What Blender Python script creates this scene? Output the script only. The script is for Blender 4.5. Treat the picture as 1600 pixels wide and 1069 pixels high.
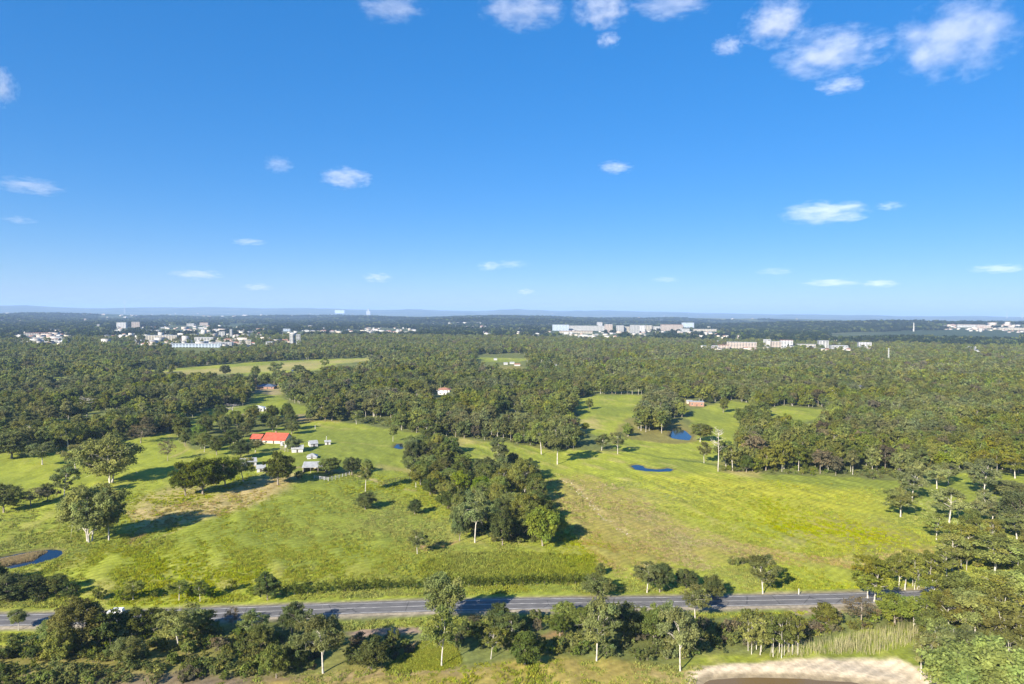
import bpy, math, random
import numpy as np
from mathutils import Vector, Matrix

for o in list(bpy.data.objects):
    bpy.data.objects.remove(o)
SC = bpy.context.scene
COL = SC.collection
R = math.radians

# ------------------------------------------------------------------ camera
CAM_H = 90.0
PITCH, ROLL = R(2.43), R(0.45)
FPX = 1067.0                       # focal length in pixels of the 1600 px wide photograph
PW, PH = 1600.0, 1069.0
EYE = np.array([0.0, 0.0, CAM_H])
FWD = np.array([0.0, math.cos(PITCH), -math.sin(PITCH)])
_u0 = np.array([0.0, math.sin(PITCH), math.cos(PITCH)])
_r0 = np.array([1.0, 0.0, 0.0])
RIGHT = _r0 * math.cos(ROLL) + _u0 * math.sin(ROLL)
UP = -_r0 * math.sin(ROLL) + _u0 * math.cos(ROLL)
cam = bpy.data.cameras.new("camera")
cam.sensor_width = 36.0
cam.lens = 36.0 * FPX / PW
cam.clip_start = 1.0
cam.clip_end = 250000.0
camo = bpy.data.objects.new("camera", cam)
COL.objects.link(camo)
camo.matrix_world = Matrix(((RIGHT[0], UP[0], -FWD[0], EYE[0]), (RIGHT[1], UP[1], -FWD[1], EYE[1]),
                            (RIGHT[2], UP[2], -FWD[2], EYE[2]), (0, 0, 0, 1)))
SC.camera = camo

# ------------------------------------------------------------------ sky, sun, exposure
SUN_EL, SUN_AZ = 27.0, 215.5       # azimuth clockwise from +Y: behind and to the left of the viewer
world = bpy.data.worlds.new("World")
SC.world = world
world.use_nodes = True
wn = world.node_tree
sky = wn.nodes.new("ShaderNodeTexSky")
sky.sky_type = 'NISHITA'
sky.sun_disc = False
sky.sun_elevation = R(SUN_EL)
sky.sun_rotation = R(SUN_AZ)
sky.altitude = 100.0
sky.air_density, sky.dust_density, sky.ozone_density = 0.8, 0.4, 10.0
gam = wn.nodes.new("ShaderNodeGamma")
gam.inputs[1].default_value = 0.48
hsv = wn.nodes.new("ShaderNodeHueSaturation")
hsv.inputs['Saturation'].default_value = 1.54
hsv.inputs['Hue'].default_value = 0.512
wn.links.new(sky.outputs[0], gam.inputs[0])
wn.links.new(gam.outputs[0], hsv.inputs['Color'])
wn.links.new(hsv.outputs[0], wn.nodes["Background"].inputs[0])
wn.nodes["Background"].inputs[1].default_value = 0.15

sun = bpy.data.lights.new("sun", 'SUN')
sun.energy = 4.6
sun.angle = R(0.53)
sun.color = (1.0, 0.93, 0.80)
suno = bpy.data.objects.new("sun", sun)
COL.objects.link(suno)
_sd = Vector((math.sin(R(SUN_AZ)) * math.cos(R(SUN_EL)), math.cos(R(SUN_AZ)) * math.cos(R(SUN_EL)), math.sin(R(SUN_EL))))
suno.rotation_euler = (-_sd).to_track_quat('-Z', 'Y').to_euler()
suno.location = (0, 0, 400)

SC.view_settings.view_transform = 'Standard'
SC.view_settings.look = 'None'
SC.view_settings.gamma = 1.0
SC.view_settings.use_curve_mapping = False
SC.view_settings.exposure = 1.42
SC.render.engine = 'CYCLES'
SC.cycles.max_bounces = 6
SC.cycles.diffuse_bounces = 3
SC.cycles.glossy_bounces = 2
SC.cycles.transmission_bounces = 2
SC.cycles.transparent_max_bounces = 8
SC.cycles.volume_bounces = 1
SC.cycles.use_denoising = True
SC.cycles.volume_step_rate = 0.6

# ------------------------------------------------------------------ numbers: noise, terrain, pixel -> ground
def hash2(ix, iy, seed):
    h = (ix.astype(np.int64) * 374761393 + iy.astype(np.int64) * 668265263 + seed * 974634777) & 0xFFFFFFFF
    h = ((h ^ (h >> 13)) * 1274126177) & 0xFFFFFFFF
    h = (h ^ (h >> 16)) & 0xFFFFFF
    return h / float(0xFFFFFF)

def vnoise(x, y, seed=0):
    x = np.asarray(x, float); y = np.asarray(y, float)
    ix = np.floor(x); iy = np.floor(y)
    fx = x - ix; fy = y - iy
    fx = fx * fx * (3 - 2 * fx); fy = fy * fy * (3 - 2 * fy)
    a = hash2(ix, iy, seed); b = hash2(ix + 1, iy, seed)
    c = hash2(ix, iy + 1, seed); d = hash2(ix + 1, iy + 1, seed)
    return (a * (1 - fx) + b * fx) * (1 - fy) + (c * (1 - fx) + d * fx) * fy

def fbm(x, y, seed=0, octv=4):
    s = 0.0; a = 0.5; n = 0.0
    for k in range(octv):
        s = s + a * vnoise(np.asarray(x) * 2 ** k + 17.3 * k, np.asarray(y) * 2 ** k - 9.1 * k, seed + k)
        n += a; a *= 0.5
    return s / n

def sstep(e0, e1, v):
    t = np.clip((np.asarray(v, float) - e0) / (e1 - e0), 0, 1)
    return t * t * (3 - 2 * t)

def base_z(x, y):
    x = np.asarray(x, float); y = np.asarray(y, float)
    d = np.hypot(x, y)
    z = 0.9 * np.sin(x / 61 + 1.3) * np.sin(y / 83 + 0.4) + 0.5 * np.sin(x / 37 - y / 49)
    m = sstep(500, 1600, d)
    z = z + m * 6.0 * (fbm(x / 700, y / 700, 3, 3) - 0.5) * 2
    m2 = sstep(3500, 6000, d) * (1 - sstep(9000, 12000, d))
    z = z + m2 * (52.0 * sstep(0.40, 0.75, fbm(x / 2600 + 5, y / 1500, 11, 3)) - 6)
    # far ranges on the horizon, higher to the left and the middle
    az = np.arctan2(x, np.maximum(y, 1.0))
    ridge = fbm(az * 14 + 40, d / 16000, 21, 4)
    lev = 255 - 95 * sstep(0.05, 0.5, az)
    m3 = sstep(17000, 23000, d) * (1 - sstep(34000, 42000, d))
    z = z + m3 * lev * (0.18 + 0.95 * ridge)
    return z

PONDS = []          # (world polygon, water level)

def ray_of(px, py):
    d = FWD + RIGHT * ((px - PW / 2) / FPX) + UP * ((PH / 2 - py) / FPX)
    return d / np.linalg.norm(d)

_AT = np.geomspace(80.0, 40000.0, 260)
def at(px, py):
    """Where the photograph's pixel meets the ground: x, y, z."""
    d = ray_of(px, py)
    T = _AT
    below = np.nonzero(EYE[2] + d[2] * T < base_z(EYE[0] + d[0] * T, EYE[1] + d[1] * T))[0]
    if len(below) == 0:
        t = T[-1]
    else:
        a, b = T[max(below[0] - 1, 0)], T[below[0]]
        for _ in range(4):
            q = np.linspace(a, b, 9)
            h = np.nonzero(EYE[2] + d[2] * q < base_z(EYE[0] + d[0] * q, EYE[1] + d[1] * q))[0]
            j = h[0] if len(h) else 8
            a, b = q[max(j - 1, 0)], q[j]
        t = (a + b) / 2
    x, y = EYE[0] + d[0] * t, EYE[1] + d[1] * t
    return x, y, float(base_z(x, y))

def rise(px, py, x, y):
    """Height above the datum of the pixel's ray where it passes over the point x, y."""
    d = ray_of(px, py)
    hd = math.hypot(x, y)
    return CAM_H + d[2] * hd / math.hypot(d[0], d[1])

def project(x, y, z):
    v0 = np.asarray(x, float) - EYE[0]; v1 = np.asarray(y, float) - EYE[1]; v2 = np.asarray(z, float) - EYE[2]
    f = v0 * FWD[0] + v1 * FWD[1] + v2 * FWD[2]
    r = v0 * RIGHT[0] + v1 * RIGHT[1] + v2 * RIGHT[2]
    u = v0 * UP[0] + v1 * UP[1] + v2 * UP[2]
    return PW / 2 + FPX * r / f, PH / 2 - FPX * u / f, f

def wpoly(pts):
    return np.array([at(px, py)[:2] for px, py in pts])

def sdist(x, y, poly):
    """Signed distance to a polygon (negative inside), far points skipped."""
    x = np.asarray(x, float).ravel(); y = np.asarray(y, float).ravel()
    out = np.full(x.shape, 1e9)
    mg = 60.0 + 0.1 * np.abs(poly).max() * 0
    lo = poly.min(0) - mg; hi = poly.max(0) + mg
    k = np.nonzero((x > lo[0]) & (x < hi[0]) & (y > lo[1]) & (y < hi[1]))[0]
    if len(k) == 0:
        return out
    px, py = x[k], y[k]
    best = np.full(px.shape, 1e18); inside = np.zeros(px.shape, bool)
    n = len(poly)
    for i in range(n):
        ax, ay = poly[i]; bx, by = poly[(i + 1) % n]
        ex, ey = bx - ax, by - ay
        t = np.clip(((px - ax) * ex + (py - ay) * ey) / (ex * ex + ey * ey + 1e-9), 0, 1)
        best = np.minimum(best, (px - ax - t * ex) ** 2 + (py - ay - t * ey) ** 2)
        if ay != by:
            c = ((ay > py) != (by > py)) & (px < ex * (py - ay) / (by - ay) + ax)
            inside ^= c
    dd = np.sqrt(best)
    out[k] = np.where(inside, -dd, dd)
    return out

def polydist(x, y, line):
    """Distance to a polyline."""
    x = np.asarray(x, float).ravel(); y = np.asarray(y, float).ravel()
    best = np.full(x.shape, 1e18)
    for i in range(len(line) - 1):
        ax, ay = line[i]; bx, by = line[i + 1]
        ex, ey = bx - ax, by - ay
        t = np.clip(((x - ax) * ex + (y - ay) * ey) / (ex * ex + ey * ey + 1e-9), 0, 1)
        best = np.minimum(best, (x - ax - t * ex) ** 2 + (y - ay - t * ey) ** 2)
    return np.sqrt(best)

# ------------------------------------------------------------------ materials
def new_mat(name):
    m = bpy.data.materials.new(name)
    m.use_nodes = True
    nt = m.node_tree
    for n in list(nt.nodes):
        nt.nodes.remove(n)
    out = nt.nodes.new("ShaderNodeOutputMaterial")
    return m, nt, out

def N(nt, typ, **kw):
    n = nt.nodes.new(typ)
    for k, v in kw.items():
        if k.startswith("i_"):
            key = k[2:]
            n.inputs[int(key) if key.isdigit() else key.replace("_", " ")].default_value = v
        else:
            setattr(n, k, v)
    return n

def mixc(nt, a, b, f, mode='MIX'):
    n = nt.nodes.new("ShaderNodeMix")
    n.data_type = 'RGBA'
    n.blend_type = mode
    for sock, v in ((n.inputs[0], f), (n.inputs[6], a), (n.inputs[7], b)):
        if hasattr(v, 'is_linked') or isinstance(v, bpy.types.NodeSocket):
            nt.links.new(v, sock)
        else:
            sock.default_value = v if not isinstance(v, tuple) or len(v) == 4 else (*v, 1)
    return n.outputs[2]

def plain_mat(name, col, rough=0.7, var=0.25, scale=1.2, metal=0.0, spec=0.3):
    """A painted or weathered surface: base colour broken up by two scales of noise, faint bump."""
    m, nt, out = new_mat(name)
    b = N(nt, "ShaderNodeBsdfPrincipled", i_Roughness=rough, i_Metallic=metal)
    b.inputs['Specular IOR Level'].default_value = spec
    tc = N(nt, "ShaderNodeTexCoord")
    n1 = N(nt, "ShaderNodeTexNoise", i_Scale=scale, i_Detail=5.0)
    nt.links.new(tc.outputs['Object'], n1.inputs['Vector'])
    rm = N(nt, "ShaderNodeMapRange")
    rm.inputs[1].default_value, rm.inputs[2].default_value = 0.3, 0.7
    rm.inputs[3].default_value, rm.inputs[4].default_value = 1 - var, 1 + var * 0.4
    nt.links.new(n1.outputs[0], rm.inputs[0])
    c = mixc(nt, (*col, 1), rm.outputs[0], 1.0, 'MULTIPLY')
    nt.links.new(c, b.inputs['Base Color'])
    nt.links.new(b.outputs[0], out.inputs[0])
    return m

def leaf_mat(name, col, hue_var=0.03, trans=0.50):
    m, nt, out = new_mat(name)
    at_ = N(nt, "ShaderNodeAttribute", attribute_name="tint")
    oi = N(nt, "ShaderNodeObjectInfo")
    n1 = N(nt, "ShaderNodeTexNoise", i_Scale=0.011, i_Detail=2.0)
    nt.links.new(oi.outputs['Location'], n1.inputs['Vector'])
    # each tree its own value and hue, neighbouring trees of a stand related
    h = N(nt, "ShaderNodeHueSaturation")
    mh = N(nt, "ShaderNodeMapRange"); mh.inputs[3].default_value, mh.inputs[4].default_value = 0.5 - hue_var * 1.5, 0.5 + hue_var * 0.3
    nt.links.new(oi.outputs['Random'], mh.inputs[0]); nt.links.new(mh.outputs[0], h.inputs['Hue'])
    ms = N(nt, "ShaderNodeMapRange"); ms.inputs[1].default_value, ms.inputs[2].default_value = 0.3, 0.7
    ms.inputs[3].default_value, ms.inputs[4].default_value = 0.75, 1.2
    nt.links.new(n1.outputs[0], ms.inputs[0]); nt.links.new(ms.outputs[0], h.inputs['Saturation'])
    mm = N(nt, "ShaderNodeMath", operation='MULTIPLY_ADD'); mm.inputs[1].default_value = 7.31; mm.inputs[2].default_value = 0.0
    fr = N(nt, "ShaderNodeMath", operation='FRACT')
    nt.links.new(oi.outputs['Random'], mm.inputs[0]); nt.links.new(mm.outputs[0], fr.inputs[0])
    mv = N(nt, "ShaderNodeMapRange"); mv.inputs[3].default_value, mv.inputs[4].default_value = 0.72, 1.3
    nt.links.new(fr.outputs[0], mv.inputs[0]); nt.links.new(mv.outputs[0], h.inputs['Value'])
    c0 = mixc(nt, (*col, 1), at_.outputs['Color'], 1.0, 'MULTIPLY')
    nt.links.new(c0, h.inputs['Color'])
    d = N(nt, "ShaderNodeBsdfDiffuse"); t = N(nt, "ShaderNodeBsdfTranslucent"); mx = N(nt, "ShaderNodeMixShader")
    mx.inputs[0].default_value = trans
    nt.links.new(h.outputs[0], d.inputs[0]); nt.links.new(h.outputs[0], t.inputs[0])
    nt.links.new(d.outputs[0], mx.inputs[1]); nt.links.new(t.outputs[0], mx.inputs[2])
    nt.links.new(mx.outputs[0], out.inputs[0])
    return m

M = {}
M['leaf_gum'] = leaf_mat('leaf_gum', (0.190, 0.225, 0.064))
M['leaf_dark'] = leaf_mat('leaf_dark', (0.130, 0.165, 0.042), 0.02)
M['leaf_bright'] = leaf_mat('leaf_bright', (0.165, 0.225, 0.034), 0.02)
M['leaf_olive'] = leaf_mat('leaf_olive', (0.205, 0.232, 0.050), 0.02)
M['leaf_pale'] = leaf_mat('leaf_pale', (0.270, 0.300, 0.085), 0.01)
M['leaf_light'] = leaf_mat('leaf_light', (0.245, 0.272, 0.062), 0.02)
M['leaf_vivid'] = leaf_mat('leaf_vivid', (0.215, 0.285, 0.026), 0.004)
M['leaf_far_shaded'] = leaf_mat('leaf_far_shaded', (0.040, 0.062, 0.026), 0.02)  # albedo lowered: cloud shadow and crown self-shading are put into the colour
M['leaf_brown'] = leaf_mat('leaf_brown', (0.185, 0.165, 0.085), 0.02)
M['leaf_grass'] = leaf_mat('leaf_grass', (0.285, 0.330, 0.048), 0.025, 0.35)
M['leaf_reed'] = leaf_mat('leaf_reed', (0.40, 0.37, 0.19), 0.015, 0.3)
M['bark_white'] = plain_mat('bark_white', (0.54, 0.49, 0.42), 0.9, 0.45, 0.9)
M['bark_grey'] = plain_mat('bark_grey', (0.30, 0.25, 0.20), 0.9, 0.4, 0.9)
M['bark_bare'] = plain_mat('bark_bare', (0.56, 0.50, 0.43), 0.9, 0.35, 0.9)

# ------------------------------------------------------------------ mesh helpers
def mesh_from(name, V, F, mats=(), midx=None, smooth=False):
    me = bpy.data.meshes.new(name)
    V = np.asarray(V, np.float32)
    if len(F) and not isinstance(F, np.ndarray):
        me.from_pydata([tuple(map(float, v)) for v in V], [], [tuple(int(i) for i in f) for f in F])
    else:
        k = F.shape[1] if len(F) else 4
        me.vertices.add(len(V)); me.vertices.foreach_set("co", V.ravel())
        me.loops.add(F.size); me.loops.foreach_set("vertex_index", F.ravel().astype(np.int32))
        me.polygons.add(len(F))
        me.polygons.foreach_set("loop_start", np.arange(0, F.size, k, dtype=np.int32))
        me.polygons.foreach_set("loop_total", np.full(len(F), k, np.int32))
        me.update(calc_edges=True)
    for m in mats:
        me.materials.append(m)
    if midx is not None:
        me.polygons.foreach_set("material_index", np.asarray(midx, np.int32))
    if smooth:
        me.polygons.foreach_set("use_smooth", np.ones(len(me.polygons), bool))
    return me

def link(name, me, parent=None, loc=None, kind=None, label=None, cat=None, group=None):
    o = bpy.data.objects.new(name, me)
    COL.objects.link(o)
    if parent is not None:
        o.parent = parent
    if loc is not None:
        o.location = loc
    if kind: o['kind'] = kind
    if label: o['label'] = label
    if cat: o['category'] = cat
    if group: o['group'] = group
    return o

class MB:
    """Collects boxes, prisms and tubes into one mesh."""
    def __init__(s): s.V = []; s.F = []; s.MI = []
    def add(s, V, F, mi=0):
        b = len(s.V); s.V.extend([tuple(v) for v in V]); s.F.extend([tuple(i + b for i in f) for f in F]); s.MI.extend([mi] * len(F))
    def box(s, x0, x1, y0, y1, z0, z1, mi=0):
        s.add([(x0, y0, z0), (x1, y0, z0), (x1, y1, z0), (x0, y1, z0), (x0, y0, z1), (x1, y0, z1), (x1, y1, z1), (x0, y1, z1)],
              [(0, 3, 2, 1), (4, 5, 6, 7), (0, 1, 5, 4), (1, 2, 6, 5), (2, 3, 7, 6), (3, 0, 4, 7)], mi)
    def gable(s, x0, x1, y0, y1, z0, z1, t=0.12, mi=0):
        """Gabled roof slab, ridge along x."""
        ym = (y0 + y1) / 2
        s.add([(x0, y0, z0), (x0, ym, z1), (x0, y1, z0), (x1, y0, z0), (x1, ym, z1), (x1, y1, z0),
               (x0, y0, z0 + t), (x0, ym, z1 + t), (x0, y1, z0 + t), (x1, y0, z0 + t), (x1, ym, z1 + t), (x1, y1, z0 + t)],
              [(6, 9, 10, 7), (7, 10, 11, 8), (0, 1, 4, 3), (1, 2, 5, 4), (0, 3, 9, 6), (2, 8, 11, 5), (0, 6, 7, 1), (1, 7, 8, 2), (3, 4, 10, 9), (4, 5, 11, 10)], mi)
    def hip(s, x0, x1, y0, y1, z0, z1, t=0.15, mi=0):
        ym = (y0 + y1) / 2; ins = min((y1 - y0) / 2, (x1 - x0) * 0.45)
        s.add([(x0, y0, z0), (x1, y0, z0), (x1, y1, z0), (x0, y1, z0), (x0, y0, z0 + t), (x1, y0, z0 + t), (x1, y1, z0 + t), (x0, y1, z0 + t),
               (x0 + ins, ym, z1 + t), (x1 - ins, ym, z1 + t)],
              [(0, 3, 2, 1), (0, 1, 5, 4), (1, 2, 6, 5), (2, 3, 7, 6), (3, 0, 4, 7), (4, 5, 9, 8), (5, 6, 9), (6, 7, 8, 9), (7, 4, 8)], mi)
    def tube(s, path, rad, n=6, mi=0, cap=True):
        path = [Vector(p) for p in path]
        rings = []
        for i, p in enumerate(path):
            a = path[max(i - 1, 0)]; b = path[min(i + 1, len(path) - 1)]
            t = (b - a).normalized() if (b - a).length > 1e-6 else Vector((0, 0, 1))
            ref = Vector((1, 0, 0)) if abs(t.x) < 0.8 else Vector((0, 1, 0))
            u = t.cross(ref).normalized(); v = t.cross(u)
            rings.append([p + (u * math.cos(2 * math.pi * k / n) + v * math.sin(2 * math.pi * k / n)) * rad[i] for k in range(n)])
        V = [q for r in rings for q in r]
        F = [(i * n + k, (i + 1) * n + k, (i + 1) * n + (k + 1) % n, i * n + (k + 1) % n) for i in range(len(path) - 1) for k in range(n)]
        if cap:
            F.append(tuple(range(n))); F.append(tuple((len(path) - 1) * n + k for k in reversed(range(n))))
        s.add(V, F, mi)
    def mesh(s, name, *mats, smooth=False):
        return mesh_from(name, s.V, s.F, mats, s.MI, smooth)
    def build(s, name, mat, parent=None, loc=None, **kw):
        return link(name, s.mesh(name, *(mat if isinstance(mat, (list, tuple)) else [mat])), parent, loc, **kw)

def thing(name, label, cat, loc, rz=0.0, group=None):
    o = bpy.data.objects.new(name, None)
    COL.objects.link(o)
    o.empty_display_size = 1.0
    o.location = loc
    o.rotation_euler = (0, 0, rz)
    o['label'] = label; o['category'] = cat
    if group: o['group'] = group
    return o

# ------------------------------------------------------------------ land cover, traced on the ground
MEADOWS = [wpoly(p) for p in (
    [(-260, 950), (-260, 700), (-60, 702), (60, 712), (110, 703), (190, 690), (235, 684), (262, 676), (300, 700), (345, 722), (440, 732), (470, 722), (476, 690),
     (478, 662), (500, 657), (560, 662), (640, 676), (700, 684), (790, 692), (850, 703), (930, 703), (985, 706), (1110, 727), (1130, 738),
     (1200, 741), (1330, 747), (1420, 753), (1450, 762), (1470, 742), (1520, 738), (1600, 742), (1760, 760), (1760, 925), (1440, 925), (700, 945)],
    [(895, 628), (930, 617), (1010, 618), (1000, 634), (990, 650), (968, 664), (962, 680), (1000, 688), (1052, 694), (1092, 688), (1086, 670), (1075, 655), (1082, 640),
     (1108, 634), (1140, 626), (1180, 632), (1150, 648), (1160, 668), (1146, 690), (1118, 722), (985, 706), (955, 700), (950, 684), (905, 676), (893, 668), (905, 650)],
    [(1190, 640), (1225, 634), (1285, 640), (1290, 652), (1250, 662), (1215, 656)],
    [(190, 582), (260, 577), (370, 568), (470, 563), (600, 558), (590, 562), (520, 570), (505, 579), (440, 583), (380, 588), (330, 582), (265, 582)],
    [(-160, 652), (0, 653), (110, 655), (112, 659), (0, 658), (-160, 660)],
    [(282, 668), (322, 640), (388, 634), (402, 604), (440, 606), (446, 628), (480, 636), (482, 652), (440, 650), (396, 642), (350, 654), (318, 668)],
    [(735, 556), (800, 552), (828, 558), (812, 566), (760, 566)],
    [(1290, 521), (1450, 516), (1600, 522), (1600, 527), (1450, 523), (1290, 525)],
    [(70, 592), (105, 588), (110, 593), (75, 597)],
)]
SOUTH = [wpoly(p) for p in (
    [(-300, 985), (-60, 980), (60, 978), (62, 992), (20, 1003), (-300, 1030)],                      # green left verge
    [(470, 976), (700, 966), (1430, 942), (1430, 950), (1100, 966), (700, 978), (540, 984)],        # verge
    [(600, 1046), (660, 1005), (705, 1000), (720, 1035), (690, 1048)],                              # bright clearing
    [(330, 1069), (480, 1052), (700, 1040), (880, 1030), (1100, 1042), (1090, 1069), (1080, 1300), (330, 1300)],   # brown grass
    [(270, 712), (330, 700), (372, 690), (400, 676), (440, 668), (478, 664), (480, 735), (440, 760), (330, 770)],
    [(1060, 1030), (1130, 1026), (1250, 1012), (1330, 985), (1436, 985), (1428, 1022), (1500, 1075), (1520, 1140), (1080, 1140)],
)]
CANE = wpoly([(655, 880), (700, 868), (800, 862), (925, 870), (935, 900), (880, 910), (660, 905)])   # coarse taller growth
GROVE = wpoly([(634, 700), (660, 692), (700, 696), (715, 725), (745, 738), (800, 732), (832, 740), (838, 775), (858, 812), (870, 846),
               (820, 850), (765, 850), (722, 838), (700, 800), (672, 775), (644, 745)])

ROADPX = [(-420, 977), (-200, 972), (0, 967.5), (200, 962.5), (400, 957.5), (500, 955.3), (700, 951), (900, 946), (1000, 943.5), (1200, 938), (1300, 935), (1460, 930), (1600, 926), (1850, 917)]
_rw = np.array([at(*p)[:2] for p in ROADPX])
_pf = np.polyfit(_rw[:, 0], _rw[:, 1], 3)
ROADX = np.arange(-330, 345, 3.0)
ROADY = np.polyval(_pf, ROADX)
ROAD = np.stack([ROADX, ROADY], 1)
ROAD_COARSE = ROAD[::8]

def pond(pts, level_off=-0.1, depth=0.7):
    P = wpoly(pts)
    lv = float(np.min(base_z(P[:, 0], P[:, 1]))) + level_off
    PONDS.append((P, lv, depth))
    return P, lv

POND_LEFT = pond([(-120, 895), (0, 868.5), (30, 861.5), (60, 857), (85, 855), (99, 858), (100, 864), (90, 871), (60, 880), (30, 886), (0, 890), (-120, 905)])
POND_MID = pond([(984, 727), (995, 725), (1006, 727), (1011, 730.5), (1024, 731.5), (1034, 731), (1043, 729), (1054, 731.5), (1048, 735), (1030, 736), (1010, 735.5), (992, 733.5)])
POND_SMALL = pond([(614, 699), (619, 693.5), (628, 692.5), (636, 693.5), (634, 699), (626, 702)])
POND_DAM = pond([(1044, 680), (1050, 669.5), (1060, 668), (1072, 673), (1082, 681), (1078, 687), (1062, 686), (1050, 684)])
POND_MUD = pond([(1090, 1064), (1108, 1056), (1180, 1053.5), (1260, 1057), (1330, 1062), (1395, 1072), (1380, 1120), (1100, 1120)], -0.05, 0.4)
POND_TINY = pond([(519, 641), (526, 638.5), (541, 638.5), (544, 641), (533, 643.5)])
ISLE = wpoly([(-120, 893), (0, 873), (35, 865.5), (60, 860.5), (73, 859.5), (62, 866), (51, 874), (20, 880), (0, 886), (-120, 897)])

def ground_z(x, y, micro=None):
    shp = np.shape(x)
    x = np.asarray(x, float).ravel(); y = np.asarray(y, float).ravel()
    z = base_z(x, y)
    if micro is not None:
        z = z + micro
    for P, lv, dp in PONDS:
        sd = sdist(x, y, P)
        k = sd < 12
        if k.any():
            s = sd[k]
            rim = 0.35 * np.exp(-((s - 3.0) / 2.5) ** 2)
            zz = z[k] + (lv + 0.1 - z[k]) * sstep(12, 1.0, s) + rim * (s > -1)
            z[k] = zz - dp * sstep(0.6, -2.0, s)
    s = sdist(x, y, ISLE)
    k = s < 3
    if k.any():
        z[k] = z[k] + 1.0 * sstep(1.2, -1.5, s[k])
    return z.reshape(shp)

# albedo of each cover
C_LIME = np.array((0.275, 0.300, 0.034)); C_GREEN = np.array((0.185, 0.215, 0.032)); C_STRAW = np.array((0.40, 0.310, 0.130))
C_BROWN = np.array((0.285, 0.225, 0.062)); C_FLOOR = np.array((0.135, 0.150, 0.042)); C_SAND = np.array((0.62, 0.50, 0.34))
C_DIRT = np.array((0.30, 0.21, 0.15)); C_DKGRASS = np.array((0.090, 0.130, 0.022)); C_REED = np.array((0.36, 0.29, 0.12)); C_YEL = np.array((0.335, 0.320, 0.030))
C_RED = np.array((0.36, 0.19, 0.10))

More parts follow.
